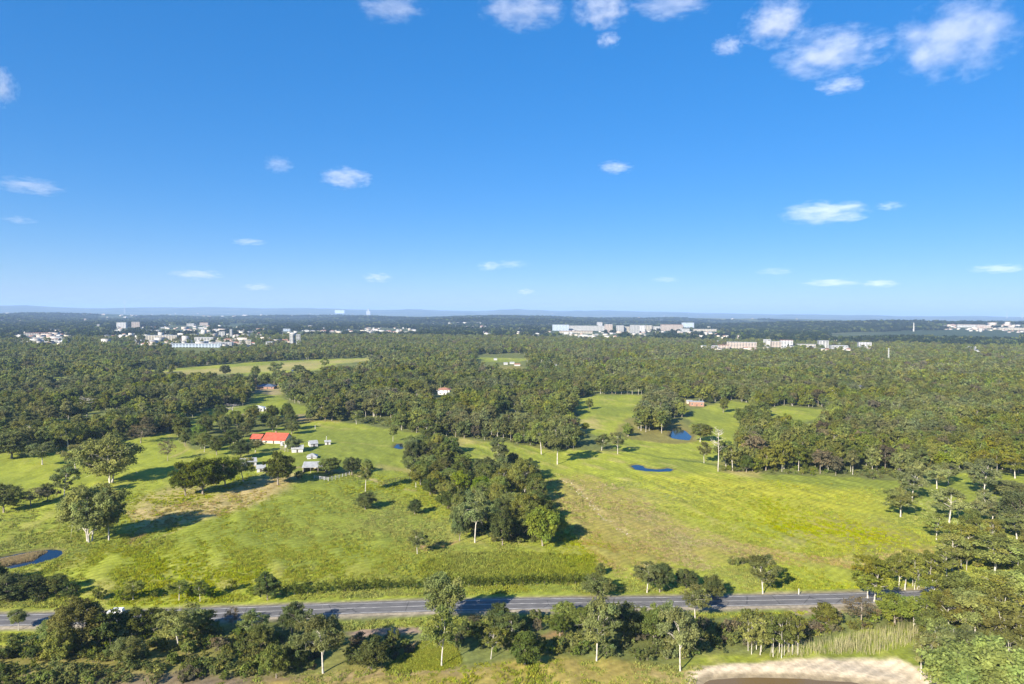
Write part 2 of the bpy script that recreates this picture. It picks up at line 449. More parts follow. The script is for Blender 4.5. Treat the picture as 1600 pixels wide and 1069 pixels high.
TINTS = [  # pixel polygon, colour, strength, softness in metres, raggedness in metres
    ([(200, 852), (235, 832), (300, 818), (350, 805), (440, 768), (470, 742), (420, 738), (330, 778), (260, 790), (195, 800), (215, 826)], C_STRAW, 0.95, 7, 6),
    ([(180, 790), (300, 745), (330, 770), (240, 800)], C_STRAW, 0.7, 8, 7),
    ([(0, 700), (250, 690), (300, 720), (240, 760), (120, 800), (0, 800)], C_LIME, 0.55, 15, 8),
    ([(100, 905), (300, 850), (520, 755), (640, 745), (690, 800), (640, 850), (520, 900), (300, 900)], C_GREEN, 0.5, 14, 9),
    ([(120, 890), (250, 860), (330, 850), (360, 880), (260, 905), (130, 905)], C_LIME, 0.75, 9, 8),
    ([(170, 935), (200, 890), (420, 880), (600, 890), (650, 905), (400, 915)], C_BROWN, 0.32, 8, 8),
    ([(650, 905), (660, 878), (800, 860), (930, 868), (938, 905)], C_GREEN, 0.5, 5, 4),
    ([(844, 752), (905, 742), (990, 765), (1050, 810), (1160, 850), (1300, 872), (1440, 858), (1470, 852), (1470, 872), (1380, 880), (1320, 890),
      (1150, 880), (1050, 905), (960, 905), (905, 850), (875, 800)], C_BROWN, 0.66, 14, 10),
    ([(1230, 800), (1380, 815), (1460, 840), (1440, 866), (1330, 862), (1230, 835)], C_BROWN, 0.5, 12, 10),
    ([(1010, 738), (1130, 745), (1350, 765), (1430, 790), (1330, 808), (1160, 812), (1040, 780)], C_YEL, 0.75, 16, 10),
    ([(1200, 742), (1330, 748), (1420, 754), (1400, 764), (1300, 758), (1190, 750)], C_GREEN, 0.7, 4, 3),
    ([(950, 890), (1050, 875), (1330, 885), (1340, 925), (960, 935)], C_LIME, 0.65, 8, 6),
    ([(480, 665), (640, 680), (640, 740), (480, 740)], C_GREEN, 0.75, 10, 6),
    ([(640, 690), (700, 683), (760, 690), (680, 702)], C_STRAW, 0.5, 5, 5),
    ([(590, 725), (660, 735), (660, 742), (590, 733)], C_STRAW, 0.4, 3, 3),
    ([(980, 702), (1040, 697), (1110, 722), (990, 712)], C_LIME, 0.7, 8, 5),
    ([(1140, 735), (1190, 738), (1190, 746), (1150, 744)], C_STRAW, 0.6, 3, 3),
    ([(890, 664), (930, 650), (940, 670), (905, 676)], C_STRAW, 0.5, 5, 4),
    ([(640, 862), (640, 853), (690, 846), (722, 846), (700, 856), (660, 860)], C_RED, 0.75, 1.5, 2),
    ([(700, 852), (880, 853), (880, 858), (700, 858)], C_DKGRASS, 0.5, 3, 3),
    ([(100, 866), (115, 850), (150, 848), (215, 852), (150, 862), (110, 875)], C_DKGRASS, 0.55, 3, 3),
    ([(-120, 915), (0, 897), (90, 883), (110, 862), (98, 848), (60, 850), (0, 862), (-120, 880)], C_GREEN, 0.7, 3, 2),
    ([(0, 945), (700, 925), (1000, 925), (1000, 933), (700, 940), (0, 958)], C_LIME, 0.6, 2.5, 2),
    ([(785, 938), (830, 932), (960, 932), (960, 936), (830, 941)], C_STRAW, 0.6, 1.5, 2),
    ([(1180, 926), (1460, 917), (1500, 915), (1500, 922), (1460, 922), (1180, 931)], C_STRAW, 0.65, 1.2, 1),
    ([(330, 1069), (480, 1052), (700, 1040), (880, 1030), (1100, 1042), (1090, 1069), (1080, 1300), (330, 1300)], C_BROWN, 0.95, 3, 4),
    ([(430, 1060), (700, 1040), (760, 1045), (560, 1062)], C_DIRT, 0.55, 2.5, 3),
    ([(1000, 1052), (1090, 1038), (1090, 1064), (1010, 1066)], C_STRAW, 0.55, 2, 3),
    ([(536, 990), (560, 982), (660, 980), (664, 989), (640, 991), (560, 994)], C_DIRT, 0.95, 0.8, 1),
    ([(640, 1006), (690, 1000), (690, 1012), (640, 1016)], C_RED, 0.6, 1.5, 2),
    ([(790, 1006), (880, 980), (890, 988), (800, 1012)], C_RED, 0.6, 1.5, 2),
    ([(1075, 1049), (1092, 1043), (1200, 1034), (1330, 1029), (1395, 1031), (1432, 1042), (1474, 1069), (1500, 1140), (1060, 1140)], C_SAND, 1.0, 1.0, 1.4),
    ([(1230, 950), (1330, 944), (1420, 940), (1330, 956), (1240, 962)], C_DIRT, 0.7, 1.5, 2),
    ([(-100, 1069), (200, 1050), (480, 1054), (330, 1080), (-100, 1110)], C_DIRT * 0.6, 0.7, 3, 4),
    ([(395, 601), (440, 606), (440, 618), (395, 614)], C_DIRT, 0.6, 4, 4),
    ([(445, 650), (480, 646), (480, 655), (445, 658)], C_DIRT, 0.6, 3, 3),
    ([(190, 584), (420, 570), (500, 568), (500, 576), (300, 587)], C_STRAW, 0.55, 12, 8),
    ([(420, 568), (600, 559), (560, 566), (440, 573)], C_STRAW, 0.45, 8, 6),
]
TRACKS = [  # pale worn lines: pixel polyline, half width m, colour, strength
    ([(392, 728), (430, 738), (470, 730), (560, 742), (600, 756), (650, 768)], 1.6, C_STRAW * 0.95, 0.75),
    ([(1075, 850), (1130, 856), (1200, 862), (1260, 869), (1325, 878), (1335, 880)], 0.9, C_STRAW, 0.6),
    ([(0, 897), (50, 890), (105, 882), (150, 868), (210, 852), (260, 838), (330, 806), (400, 772), (440, 757)], 0.8, C_STRAW, 0.55),
    ([(1000, 745), (1060, 772), (1130, 800), (1220, 838), (1330, 885)], 0.7, C_DKGRASS, 0.5),
    ([(940, 742), (975, 765), (1040, 800)], 0.6, C_DKGRASS, 0.4),
    ([(880, 748), (905, 762), (925, 785), (950, 812), (985, 838)], 2.0, C_STRAW * 1.1, 0.55),
    ([(262, 682), (285, 690), (295, 702), (270, 715)], 1.2, C_STRAW, 0.5),
    ([(495, 830), (540, 845), (620, 850)], 1.0, C_LIME, 0.6),
    ([(640, 780), (680, 805), (715, 835)], 1.2, C_YEL, 0.5),
    ([(520, 690), (640, 700), (780, 715)], 1.0, C_STRAW, 0.3),
    ([(985, 706), (1040, 716), (1115, 726), (1150, 735)], 1.8, C_DKGRASS, 0.7),
    ([(330, 652), (380, 648), (400, 642)], 2.0, C_DIRT * 1.3, 0.7),
]

def is_open(x, y, margin=0.0):
    """Inside one of the grass areas."""
    x = np.asarray(x, float).ravel(); y = np.asarray(y, float).ravel()
    m = np.zeros(x.shape, bool)
    for P in MEADOWS:
        m |= sdist(x, y, P) < margin
    return m

# ---- the ground sheet: fine cells near, coarse cells out to the horizon
def axis(lo, hi, step, far, g):
    a = [*np.arange(lo, hi, step)]
    s = step
    while a[-1] < far:
        s *= g; a.append(a[-1] + s)
    return a

_ya = axis(112, 470, 1.5, 46000, 1.022)
_yb = [-v for v in axis(0, 20, 10, 46000, 1.5)][::-1]
GY = np.array(_yb[:-1] + [0.0] + [20, 40, 60, 75, 88, 98, 106] + _ya)
_xp = axis(0, 300, 1.5, 46000, 1.032)
GX = np.array([-v for v in _xp[:0:-1]] + _xp)
XX, YY = np.meshgrid(GX, GY)
gx, gy = XX.ravel(), YY.ravel()
gd = np.hypot(gx, gy)
near = gd < 1400
kn = np.nonzero(near)[0]
nx, ny = gx[kn], gy[kn]
wx = (fbm(nx / 11, ny / 11, 71, 3) - 0.5) * 2
wy = (fbm(nx / 11 + 50, ny / 11, 72, 3) - 0.5) * 2
f_b = fbm(nx / 55, ny / 70, 5, 3); f_m = fbm(nx / 13, ny / 17, 6, 3); f_s = fbm(nx / 3.6, ny / 5.0, 7, 2); f_t = fbm(nx / 5 + ny / 9, ny / 16 - nx / 30, 8, 2)
col = np.empty((len(kn), 3))
fl = C_FLOOR[None] * (0.65 + 0.7 * f_m[:, None])
fl = fl + (C_BROWN - fl) * (sstep(0.5, 0.75, f_b) * 0.5)[:, None]
col[:] = fl
mead = np.zeros(len(kn))
t = sstep(0.36, 0.64, 0.5 * f_b + 0.35 * f_m + 0.15 * f_t)
gr = C_GREEN + (C_LIME - C_GREEN) * t[:, None]
gr = gr + (C_STRAW - gr) * (0.45 * sstep(0.55, 0.8, f_t) * sstep(0.4, 0.6, f_b))[:, None]
for P in MEADOWS + SOUTH:
    rag = 5.0 if np.abs(P).max() < 900 else 15.0
    sd = sdist(nx + wx * rag, ny + wy * rag, P)
    a = sstep(2.0, -2.0, sd)
    mead = np.maximum(mead, a)
col += (gr - col) * mead[:, None]
for pts, c, st, soft, rag in TINTS:
    P = wpoly(pts)
    sd = sdist(nx + wx * rag, ny + wy * rag, P)
    a = sstep(soft, -soft, sd) * st * (1.0 + 0.45 * (f_m - 0.5) + 0.6 * (f_t - 0.5)) if soft > 1.1 else sstep(soft, -soft, sd) * st
    a = np.clip(a, 0, 1)
    col += (np.asarray(c)[None] - col) * a[:, None]
for pts, hw, c, st in TRACKS:
    L = np.array([at(*p)[:2] for p in pts])
    dd = polydist(nx + wx * 1.5, ny + wy * 1.5, L)
    a = sstep(hw * 1.6, hw * 0.5, dd) * st * np.clip(0.25 + 1.5 * f_m, 0, 1)
    col += (np.asarray(c)[None] - col) * a[:, None]
for P, lv, dp in PONDS:                                   # damp dark rim, mud under the water
    sd = sdist(nx, ny, P)
    a = sstep(2.2, 0.0, sd) * 0.7
    col += (np.array((0.11, 0.085, 0.04))[None] - col) * a[:, None]
sd = sdist(nx, ny, ISLE)
a = sstep(0.8, -0.5, sd)
col += (C_REED[None] * (0.7 + 0.6 * f_s[:, None]) - col) * a[:, None]
rd = polydist(nx, ny, ROAD_COARSE)
a = sstep(7.5, 5.2, rd + wx * 1.0) * 0.85
col += (np.array((0.26, 0.22, 0.15))[None] * (0.7 + 0.6 * f_s[:, None]) - col) * a[:, None]
col *= (0.88 + 0.24 * f_s)[:, None]
cover = np.ones((len(gx), 4), np.float32)
cover[:, :3] = C_FLOOR * 0.9
cover[kn, :3] = col
# tussocks: low relief that the slanting sun picks out
mic = np.zeros(len(gx))
calm = sstep(6.0, 12.0, rd)
mic[kn] = (0.45 * (f_s - 0.5) + 0.9 * (f_t - 0.5) + 0.8 * (f_m - 0.5)) * calm * np.where(mead > 0.5, 1.0, 0.5) * sstep(700, 350, gd[kn])
gz = ground_z(gx, gy, mic)
ncol, nrow = len(GX), len(GY)
ii = (np.arange(nrow - 1)[:, None] * ncol + np.arange(ncol - 1)[None, :]).ravel()
GF = np.stack([ii, ii + 1, ii + ncol + 1, ii + ncol], 1)

gm, nt, out = new_mat('ground_cover')
ga = N(nt, "ShaderNodeAttribute", attribute_name="cover")
gf = N(nt, "ShaderNodeAttribute", attribute_name="far")
tc = N(nt, "ShaderNodeTexCoord")
b = N(nt, "ShaderNodeBsdfPrincipled", i_Roughness=0.95)
b.inputs['Specular IOR Level'].default_value = 0.1
def gnoise(scale, detail=4.0, stretch=None, rough=0.6):
    n = N(nt, "ShaderNodeTexNoise", i_Scale=scale, i_Detail=detail, i_Roughness=rough)
    if stretch:
        mp = N(nt, "ShaderNodeMapping"); mp.inputs['Scale'].default_value = stretch[0]; mp.inputs['Rotation'].default_value = (0, 0, stretch[1])
        nt.links.new(tc.outputs['Object'], mp.inputs[0]); nt.links.new(mp.outputs[0], n.inputs['Vector'])
    else:
        nt.links.new(tc.outputs['Object'], n.inputs['Vector'])
    return n.outputs[0]
def rng(v, a0, a1, b0, b1):
    r_ = N(nt, "ShaderNodeMapRange"); nt.links.new(v, r_.inputs[0])
    for i, q in enumerate((a0, a1, b0, b1)): r_.inputs[1 + i].default_value = q
    return r_.outputs[0]
c1 = mixc(nt, ga.outputs['Color'], rng(gnoise(0.9, 6.0), 0.3, 0.7, 0.78, 1.18), 1.0, 'MULTIPLY')
c1 = mixc(nt, c1, rng(gnoise(0.35, 3.0, ((1.0, 0.22, 1), 0.5)), 0.3, 0.7, 0.86, 1.13), 1.0, 'MULTIPLY')
wv = N(nt, "ShaderNodeTexWave", i_Scale=0.11, i_Distortion=5.0, i_Detail=2.0)
wv.inputs['Detail Scale'].default_value = 0.6
mpw = N(nt, "ShaderNodeMapping"); mpw.inputs['Rotation'].default_value = (0, 0, 0.9)
nt.links.new(tc.outputs['Object'], mpw.inputs[0]); nt.links.new(mpw.outputs[0], wv.inputs['Vector'])
c1 = mixc(nt, c1, rng(wv.outputs[1], 0.0, 1.0, 0.88, 1.08), 1.0, 'MULTIPLY')
# far country: woods, paddocks and built-up ground in patches
mos = rng(gnoise(0.0011, 6.0, None, 0.65), 0.46, 0.60, 0.0, 1.0)
cw = mixc(nt, (0.030, 0.046, 0.020, 1), (0.055, 0.075, 0.028, 1), rng(gnoise(0.02, 5.0), 0.3, 0.7, 0, 1))
cf = mixc(nt, (0.075, 0.095, 0.040, 1), (0.20, 0.19, 0.10, 1), rng(gnoise(0.006, 5.0), 0.4, 0.75, 0, 1))
cfar = mixc(nt, cw, cf, mos)
c2 = mixc(nt, c1, cfar, gf.outputs['Fac'])
nt.links.new(c2, b.inputs['Base Color'])
bp = N(nt, "ShaderNodeBump", i_Strength=0.5, i_Distance=0.35)
nt.links.new(gnoise(0.8, 5.0), bp.inputs['Height'])
nt.links.new(bp.outputs[0], b.inputs['Normal'])
nt.links.new(b.outputs[0], out.inputs[0])
M['ground'] = gm
gme = mesh_from('ground', np.stack([gx, gy, gz], 1), GF, [gm], None, True)
ca = gme.attributes.new('cover', 'FLOAT_COLOR', 'POINT'); ca.data.foreach_set('color', cover.ravel())
fa = gme.attributes.new('far', 'FLOAT', 'POINT'); fa.data.foreach_set('value', sstep(2300, 3600, gd).astype(np.float32))
link('ground', gme, kind='structure', label='grassy paddocks and woodland floor reaching to the horizon')

# ---- water
def water_mat(name, col, rough):
    m, nt, out = new_mat(name)
    b = N(nt, "ShaderNodeBsdfPrincipled", i_Roughness=rough)
    b.inputs['Base Color'].default_value = (*col, 1)
    b.inputs['IOR'].default_value = 1.33
    n = N(nt, "ShaderNodeTexNoise", i_Scale=0.9, i_Detail=3.0)
    tc = N(nt, "ShaderNodeTexCoord"); nt.links.new(tc.outputs['Object'], n.inputs['Vector'])
    bp = N(nt, "ShaderNodeBump", i_Strength=0.12, i_Distance=0.1)
    nt.links.new(n.outputs[0], bp.inputs['Height']); nt.links.new(bp.outputs[0], b.inputs['Normal'])
    nt.links.new(b.outputs[0], out.inputs[0])
    return m
M['water'] = water_mat('water', (0.004, 0.014, 0.034), 0.05)
M['mud_water'] = water_mat('mud_water', (0.16, 0.105, 0.045), 0.25)
for (P, lv), nm, mt, lb in ((POND_LEFT, 'pond', 'water', 'dark blue pond around a brown reed bed'), (POND_MID, 'pond', 'water', 'crescent blue pond in the open paddock'),
                            (POND_SMALL, 'pond', 'water', 'small square pond behind the grove'), (POND_DAM, 'pond', 'water', 'blue dam among trees beyond the paddock'),
                            (POND_MUD, 'pond', 'mud_water', 'muddy brown pool in the sand'), (POND_TINY, 'pond', 'water', 'tiny pond at the wood edge')):
    c = P.mean(0)
    Q = c + (P - c) * (1 + 1.2 / np.maximum(np.linalg.norm(P - c, axis=1, keepdims=True), 1))
    V = [(q[0] - c[0], q[1] - c[1], 0) for q in Q]
    me = mesh_from('pond', V, [tuple(range(len(V)))], [M[mt]])
    if me.polygons[0].normal.z < 0:
        me.flip_normals()
    link(nm, me, None, (c[0], c[1], lv - 0.12), kind='structure', label=lb)

# ---- the road
def asphalt():
    m, nt, out = new_mat('asphalt')
    b = N(nt, "ShaderNodeBsdfPrincipled", i_Roughness=0.9)
    tc = N(nt, "ShaderNodeTexCoord")
    n1 = N(nt, "ShaderNodeTexNoise", i_Scale=0.25, i_Detail=6.0); n2 = N(nt, "ShaderNodeTexNoise", i_Scale=3.0, i_Detail=4.0)
    mp = N(nt, "ShaderNodeMapping"); mp.inputs['Scale'].default_value = (0.12, 1.0, 1)
    nt.links.new(tc.outputs['Object'], mp.inputs[0]); nt.links.new(mp.outputs[0], n2.inputs['Vector']); nt.links.new(tc.outputs['Object'], n1.inputs['Vector'])
    c = mixc(nt, (0.088, 0.083, 0.080, 1), (0.165, 0.154, 0.145, 1), n1.outputs[0])
    r = N(nt, "ShaderNodeMapRange"); r.inputs[1].default_value, r.inputs[2].default_value, r.inputs[3].default_value, r.inputs[4].default_value = 0.3, 0.7, 0.75, 1.2
    nt.links.new(n2.outputs[0], r.inputs[0])
    c = mixc(nt, c, r.outputs[0], 1.0, 'MULTIPLY')
    vo = N(nt, "ShaderNodeTexVoronoi", feature='DISTANCE_TO_EDGE', i_Scale=0.09)
    nt.links.new(tc.outputs['Object'], vo.inputs['Vector'])
    r2 = N(nt, "ShaderNodeMapRange"); r2.inputs[1].default_value, r2.inputs[2].default_value, r2.inputs[3].default_value, r2.inputs[4].default_value = 0.0, 0.02, 0.45, 1.0
    nt.links.new(vo.outputs[0], r2.inputs[0])
    c = mixc(nt, c, r2.outputs[0], 1.0, 'MULTIPLY')
    nt.links.new(c, b.inputs['Base Color']); nt.links.new(b.outputs[0], out.inputs[0])
    return m
M['asphalt'] = asphalt()
M['road_paint'] = plain_mat('road_paint', (0.62, 0.59, 0.54), 0.8, 0.6, 0.35)
M['gravel'] = plain_mat('gravel', (0.27, 0.23, 0.17), 0.95, 0.4, 0.8)
rt = np.gradient(ROAD, axis=0); rt /= np.linalg.norm(rt, axis=1, keepdims=True)
rn = np.stack([-rt[:, 1], rt[:, 0]], 1)          # towards the far side
rz = base_z(ROADX, ROADY)
def strip(offs, zs):
    V = []; F = []
    k = len(offs)
    for i in range(len(ROAD)):
        for o_, z_ in zip(offs, zs):
            p = ROAD[i] + rn[i] * o_
            V.append((p[0], p[1], rz[i] + z_))
    for i in range(len(ROAD) - 1):
        for j in range(k - 1):
            F.append((i * k + j, (i + 1) * k + j, (i + 1) * k + j + 1, i * k + j + 1))
    return V, F
HW = 3.9
def road_part(name, offs, zs, mat, parent=None, **kw):
    V, F = strip(offs, zs)
    me = mesh_from(name, V, F, [mat], None, True)
    if me.polygons[0].normal.z < 0: me.flip_normals()
    return link(name, me, parent, **kw)
road = road_part('road', (-HW, -2.0, 0, 2.0, HW), (0.26, 0.30, 0.33, 0.30, 0.26), M['asphalt'], kind='structure', label='two lane country road of worn grey asphalt')
road_part('road_shoulder', (-HW - 3.0, -HW - 0.9, -HW), (-0.5, 0.12, 0.262), M['gravel'], road)
road_part('road_shoulder', (HW, HW + 0.9, HW + 3.0), (0.262, 0.12, -0.5), M['gravel'], road)
for o_ in (-3.3, 3.3, 0.0):
    hw_ = 0.10
    z_ = 0.342 - 0.0175 * abs(o_)
    road_part('road_marking', (o_ - hw_, o_ + hw_), (z_, z_), M['road_paint'], road)

# ------------------------------------------------------------------ trees
KIND = {   # H0, W0, first foliage, clusters, cluster size, clear trunk
    'gum':    dict(H=15.0, W=11.0, z0=0.22, n=21, r=(0.15, 0.23), trunk=0.20, flat=0.95, stems=1),
    'open':   dict(H=15.0, W=11.0, z0=0.28, n=17, r=(0.13, 0.21), trunk=0.21, flat=0.9, stems=1),
    'tall':   dict(H=18.0, W=8.0, z0=0.30, n=16, r=(0.17, 0.27), trunk=0.20, flat=1.0, stems=1),
    'spread': dict(H=16.0, W=16.0, z0=0.10, n=34, r=(0.12, 0.18), trunk=0.27, flat=0.92, stems=3),
    'dense':  dict(H=10.0, W=10.0, z0=0.06, n=26, r=(0.15, 0.22), trunk=0.25, flat=0.85, stems=1),
    'cone':   dict(H=11.0, W=8.0, z0=0.04, n=22, r=(0.15, 0.22), trunk=0.22, flat=0.95, stems=1),
    'mel':    dict(H=12.0, W=8.0, z0=0.24, n=19, r=(0.15, 0.22), trunk=0.10, flat=0.9, stems=5),
    'shrub':  dict(H=3.5, W=4.5, z0=0.04, n=11, r=(0.18, 0.27), trunk=0.07, flat=0.8, stems=3),
}

def tube_np(path, rad, n):
    m = MB(); m.tube(path, rad, n, 0, False)
    return m.V, m.F

def make_tree(kind, seed, ncards, L, lod=0, sparse=1.0):
    k = KIND[kind]
    rg = np.random.default_rng(seed)
    H, W = k['H'], k['W']
    z0, z1 = H * k['z0'], H * 0.97
    zc, hz = (z0 + z1) / 2, (z1 - z0) / 2
    C = []
    for i in range(k['n']):
        best, bd = None, -1
        for _ in range(9):
            v = rg.normal(size=3); v /= np.linalg.norm(v)
            rr = rg.uniform(0.35, 1.0) ** 0.5
            p = v * rr
            if kind == 'cone':
                taper = 1.0 - 0.8 * (p[2] * 0.5 + 0.5)
                p = np.array([p[0] * taper * 1.35, p[1] * taper * 1.35, p[2]])
            elif kind in ('dense', 'shrub'):
                p = np.array([p[0], p[1], p[2] if p[2] > -0.5 else p[2] * 0.7])
            q = np.array([p[0] * W * 0.37, p[1] * W * 0.37, zc + p[2] * hz * 0.80])
            dmin = min([np.linalg.norm((q - c[0]) * (1, 1, W / H)) for c in C], default=1e9)
            if dmin > bd: best, bd = q, dmin
        C.append((best, W * rg.uniform(*k['r'])))
    # lean and lopsided crown: real trees are seldom even
    sh = rg.normal(size=2) * W * 0.05
    C = [(c + np.array([sh[0] * c[2] / H, sh[1] * c[2] / H, 0]), r) for c, r in C]
    rads = np.array([r for _, r in C]); wts = rads ** 2 / (rads ** 2).sum()
    cnt = np.maximum((wts * ncards).astype(int), 4)
    P = []; NN = []; T = []
    for (c, r), m in zip(C, cnt):
        # a cluster is itself a handful of sprays
        ns = max(4, int(m / 45)) if lod == 0 else max(3, int(m / 18))
        sv = rg.normal(size=(ns, 3)); sv /= np.linalg.norm(sv, axis=1, keepdims=True)
        sv[:, 2] = np.where(sv[:, 2] < -0.35, -sv[:, 2], sv[:, 2])
        sc = sv * (r * rg.uniform(0.45, 0.95, (ns, 1)))
        stv = rg.uniform(0.8, 1.2, ns)
        w = rg.integers(0, ns, m)
        v = rg.normal(size=(m, 3)); v /= np.linalg.norm(v, axis=1, keepdims=True)
        off = sc[w] + v * (r * 0.46 * rg.uniform(0.1, 1, (m, 1)) ** 0.8)
        off[:, 2] *= k['flat']
        P.append(c + off)
        nn = off / (np.linalg.norm(off, axis=1, keepdims=True) + 1e-6) * 0.7 + rg.normal(size=(m, 3)) * 0.55 + np.array([0, 0, 0.25])
        NN.append(nn)
        cv = rg.uniform(0.82, 1.18); hue = rg.normal() * 0.05
        base = np.stack([np.full(m, cv * (1 + hue)), np.full(m, cv), np.full(m, cv * (1 - hue))], 1)
        T.append(base * stv[w][:, None] * rg.uniform(0.8, 1.2, (m, 1)))
    P = np.concatenate(P); NN = np.concatenate(NN); T = np.concatenate(T)
    P[:, 2] = np.maximum(P[:, 2], 0.08)
    NN /= np.linalg.norm(NN, axis=1, keepdims=True)
    n = len(P)
    dn = np.array([0, 0, -1.0]) + rg.normal(size=(n, 3)) * 0.75
    U = dn - NN * (dn * NN).sum(1, keepdims=True); U /= np.linalg.norm(U, axis=1, keepdims=True) + 1e-6
    Vv = np.cross(NN, U)
    ls = (L * rg.uniform(0.65, 1.35, (n, 1)))
    V4 = np.stack([P - U * ls * 0.5, P + Vv * ls * 0.3 + NN * ls * 0.06, P + U * ls * 0.5, P - Vv * ls * 0.3 + NN * ls * 0.06], 1).reshape(-1, 3)
    F4 = np.arange(n * 4).reshape(-1, 4)
    T4 = np.repeat(T, 4, axis=0)
    # trunk and limbs
    tv, tf = [], []
    def put(path, rad, ns):
        a, f = tube_np(path, rad, ns)
        b0 = len(tv); tv.extend(a); tf.extend([tuple(i + b0 for i in q) for q in f])
    stems = []
    for s in range(k['stems']):
        if k['stems'] == 1:
            bx = by = 0.0; tx, ty = C[int(np.argmax([c[0][2] for c in C]))][0][:2] * 0.6
        else:
            an = 2 * math.pi * s / k['stems'] + rg.uniform(0, 0.8); br = W * (0.03 if kind != 'mel' else 0.18)
            bx, by = br * math.cos(an), br * math.sin(an)
            tx, ty = math.cos(an) * W * 0.22, math.sin(an) * W * 0.22
        top = H * (0.82 if kind != 'shrub' else 0.6)
        path = []; rad = []
        nseg = 6 if lod < 2 else 2
        r0 = k['trunk'] * (1.0 if k['stems'] == 1 else 0.8)
        for i in range(nseg + 1):
            t = i / nseg
            wob = W * 0.025 * math.sin(t * 5 + seed + s)
            path.append((bx + (tx - bx) * t ** 1.4 + wob * t, by + (ty - by) * t ** 1.4 - wob * t * 0.7, -0.4 + (top + 0.4) * t))
            rad.append(r0 * (1 - 0.78 * t) * (1.25 if i == 0 else 1.0))
        put(path, rad, 7 if lod == 0 else (5 if lod == 1 else 3))
        stems.append(path)
    if lod < 2:
        for j, (c, r) in enumerate(C):
            if lod == 1 and j % 2: continue
            st = min(stems, key=lambda p: (p[-1][0] - c[0]) ** 2 + (p[-1][1] - c[1]) ** 2)
            hd = math.hypot(c[0], c[1])
            zb = max(H * 0.12, min(c[2] - 0.55 * hd - 0.3, H * 0.7))
            if kind in ('gum', 'tall', 'mel'): zb = max(zb, H * k['z0'] * 0.75)
            ti = min(max((zb + 0.4) / (st[-1][2] + 0.4) * (len(st) - 1), 0), len(st) - 1.001)
            i0 = int(ti); fr = ti - i0
            p0 = np.array(st[i0]) * (1 - fr) + np.array(st[i0 + 1]) * fr
            rb = max(k['trunk'] * (1 - 0.78 * ti / (len(st) - 1)) * 0.55, 0.03)
            mid = p0 * 0.5 + c * 0.5 + np.array([*(rg.normal(size=2) * 0.05 * W), 0.04 * H])
            put([tuple(p0), tuple(mid), tuple(c)], [rb, rb * 0.7, rb * 0.25], 5 if lod == 0 else 3)
            if lod == 0:
                for _ in range(3):
                    e = c + rg.normal(size=3) * r * 0.7
                    put([tuple(c * 0.6 + mid * 0.4), tuple(e)], [rb * 0.4, rb * 0.12], 3)
    return (tv, tf), (V4, F4, T4)

def make_bare(seed, H=15.0, W=9.0, r0=0.22, twigs=26):
    rg = np.random.default_rng(seed)
    m = MB()
    path = [(0.1 * math.sin(i * 1.7 + seed) * i * 0.4, 0.1 * math.cos(i * 1.3) * i * 0.3, -0.4 + (H + 0.4) * i / 6) for i in range(7)]
    m.tube(path, [r0 * (1 - 0.13 * i) for i in range(7)], 7, 0)
    for j in range(twigs):
        t = rg.uniform(0.5, 1.0); i0 = min(int(t * 6), 5); fr = t * 6 - i0
        p = np.array(path[i0]) * (1 - fr) + np.array(path[i0 + 1]) * fr
        an = rg.uniform(0, 6.28); ln = W * 0.5 * rg.uniform(0.4, 1.0) * (1.15 - 0.5 * t)
        e = p + np.array([math.cos(an) * ln, math.sin(an) * ln, ln * rg.uniform(0.05, 0.6)])
        q = p * 0.5 + e * 0.5 + np.array([0, 0, -0.08 * ln])
        m.tube([p, q, e], [0.09, 0.06, 0.02], 4, 0)
        for _ in range(3):
            f = q + (e - q) * rg.uniform(0, 0.9); g = f + rg.normal(size=3) * ln * 0.22 + np.array([0, 0, ln * 0.12])
            m.tube([f, g], [0.04, 0.012], 3, 0)
    return m

# species: shape, leaf material, bark material, full-detail leaf count and leaf spray length
SPECIES = {
    'gum': ('gum', 'leaf_gum', 'bark_white', 11000, 0.48), 'gum_olive': ('gum', 'leaf_olive', 'bark_white', 11000, 0.48),
    'open': ('open', 'leaf_gum', 'bark_white', 7000, 0.46), 'open_pale': ('open', 'leaf_light', 'bark_white', 6800, 0.46),
    'gum_bright': ('gum', 'leaf_pale', 'bark_white', 11000, 0.48),
    'tall': ('tall', 'leaf_gum', 'bark_white', 9000, 0.48), 'spread': ('spread', 'leaf_gum', 'bark_white', 19000, 0.52),
    'dark': ('dense', 'leaf_dark', 'bark_grey', 10000, 0.44), 'bright': ('dense', 'leaf_bright', 'bark_grey', 10000, 0.46),
    'olive': ('dense', 'leaf_olive', 'bark_grey', 10000, 0.44), 'cone': ('cone', 'leaf_dark', 'bark_grey', 9000, 0.42),
    'mel': ('mel', 'leaf_olive', 'bark_white', 5000, 0.5), 'brown': ('gum', 'leaf_brown', 'bark_grey', 2600, 0.45),
    'big_bright': ('dense', 'leaf_vivid', 'bark_grey', 19000, 0.36),
    'shrub': ('shrub', 'leaf_dark', 'bark_grey', 1500, 0.38), 'shrub_bright': ('shrub', 'leaf_bright', 'bark_grey', 1500, 0.38),
    'shrub_olive': ('shrub', 'leaf_olive', 'bark_grey', 1500, 0.38), 'shrub_grey': ('shrub', 'leaf_brown', 'bark_grey', 1300, 0.32),
}
_lib = {}
def lib(sp, var):
    key = (sp, var)
    if key not in _lib:
        kind, lm, bm, nc, L = SPECIES[sp]
        (tv, tf), (V4, F4, T4) = make_tree(kind, hash_name(sp) + var * 101, nc, L)
        tm = mesh_from('trunk', tv, tf, [M[bm]], None, True)
        cm = mesh_from('crown', V4, F4, [M[lm]])
        a = cm.attributes.new('tint', 'FLOAT_COLOR', 'POINT')
        a.data.foreach_set('color', np.concatenate([T4, np.ones((len(T4), 1))], 1).astype(np.float32).ravel())
        _lib[key] = (tm, cm)
    return _lib[key]
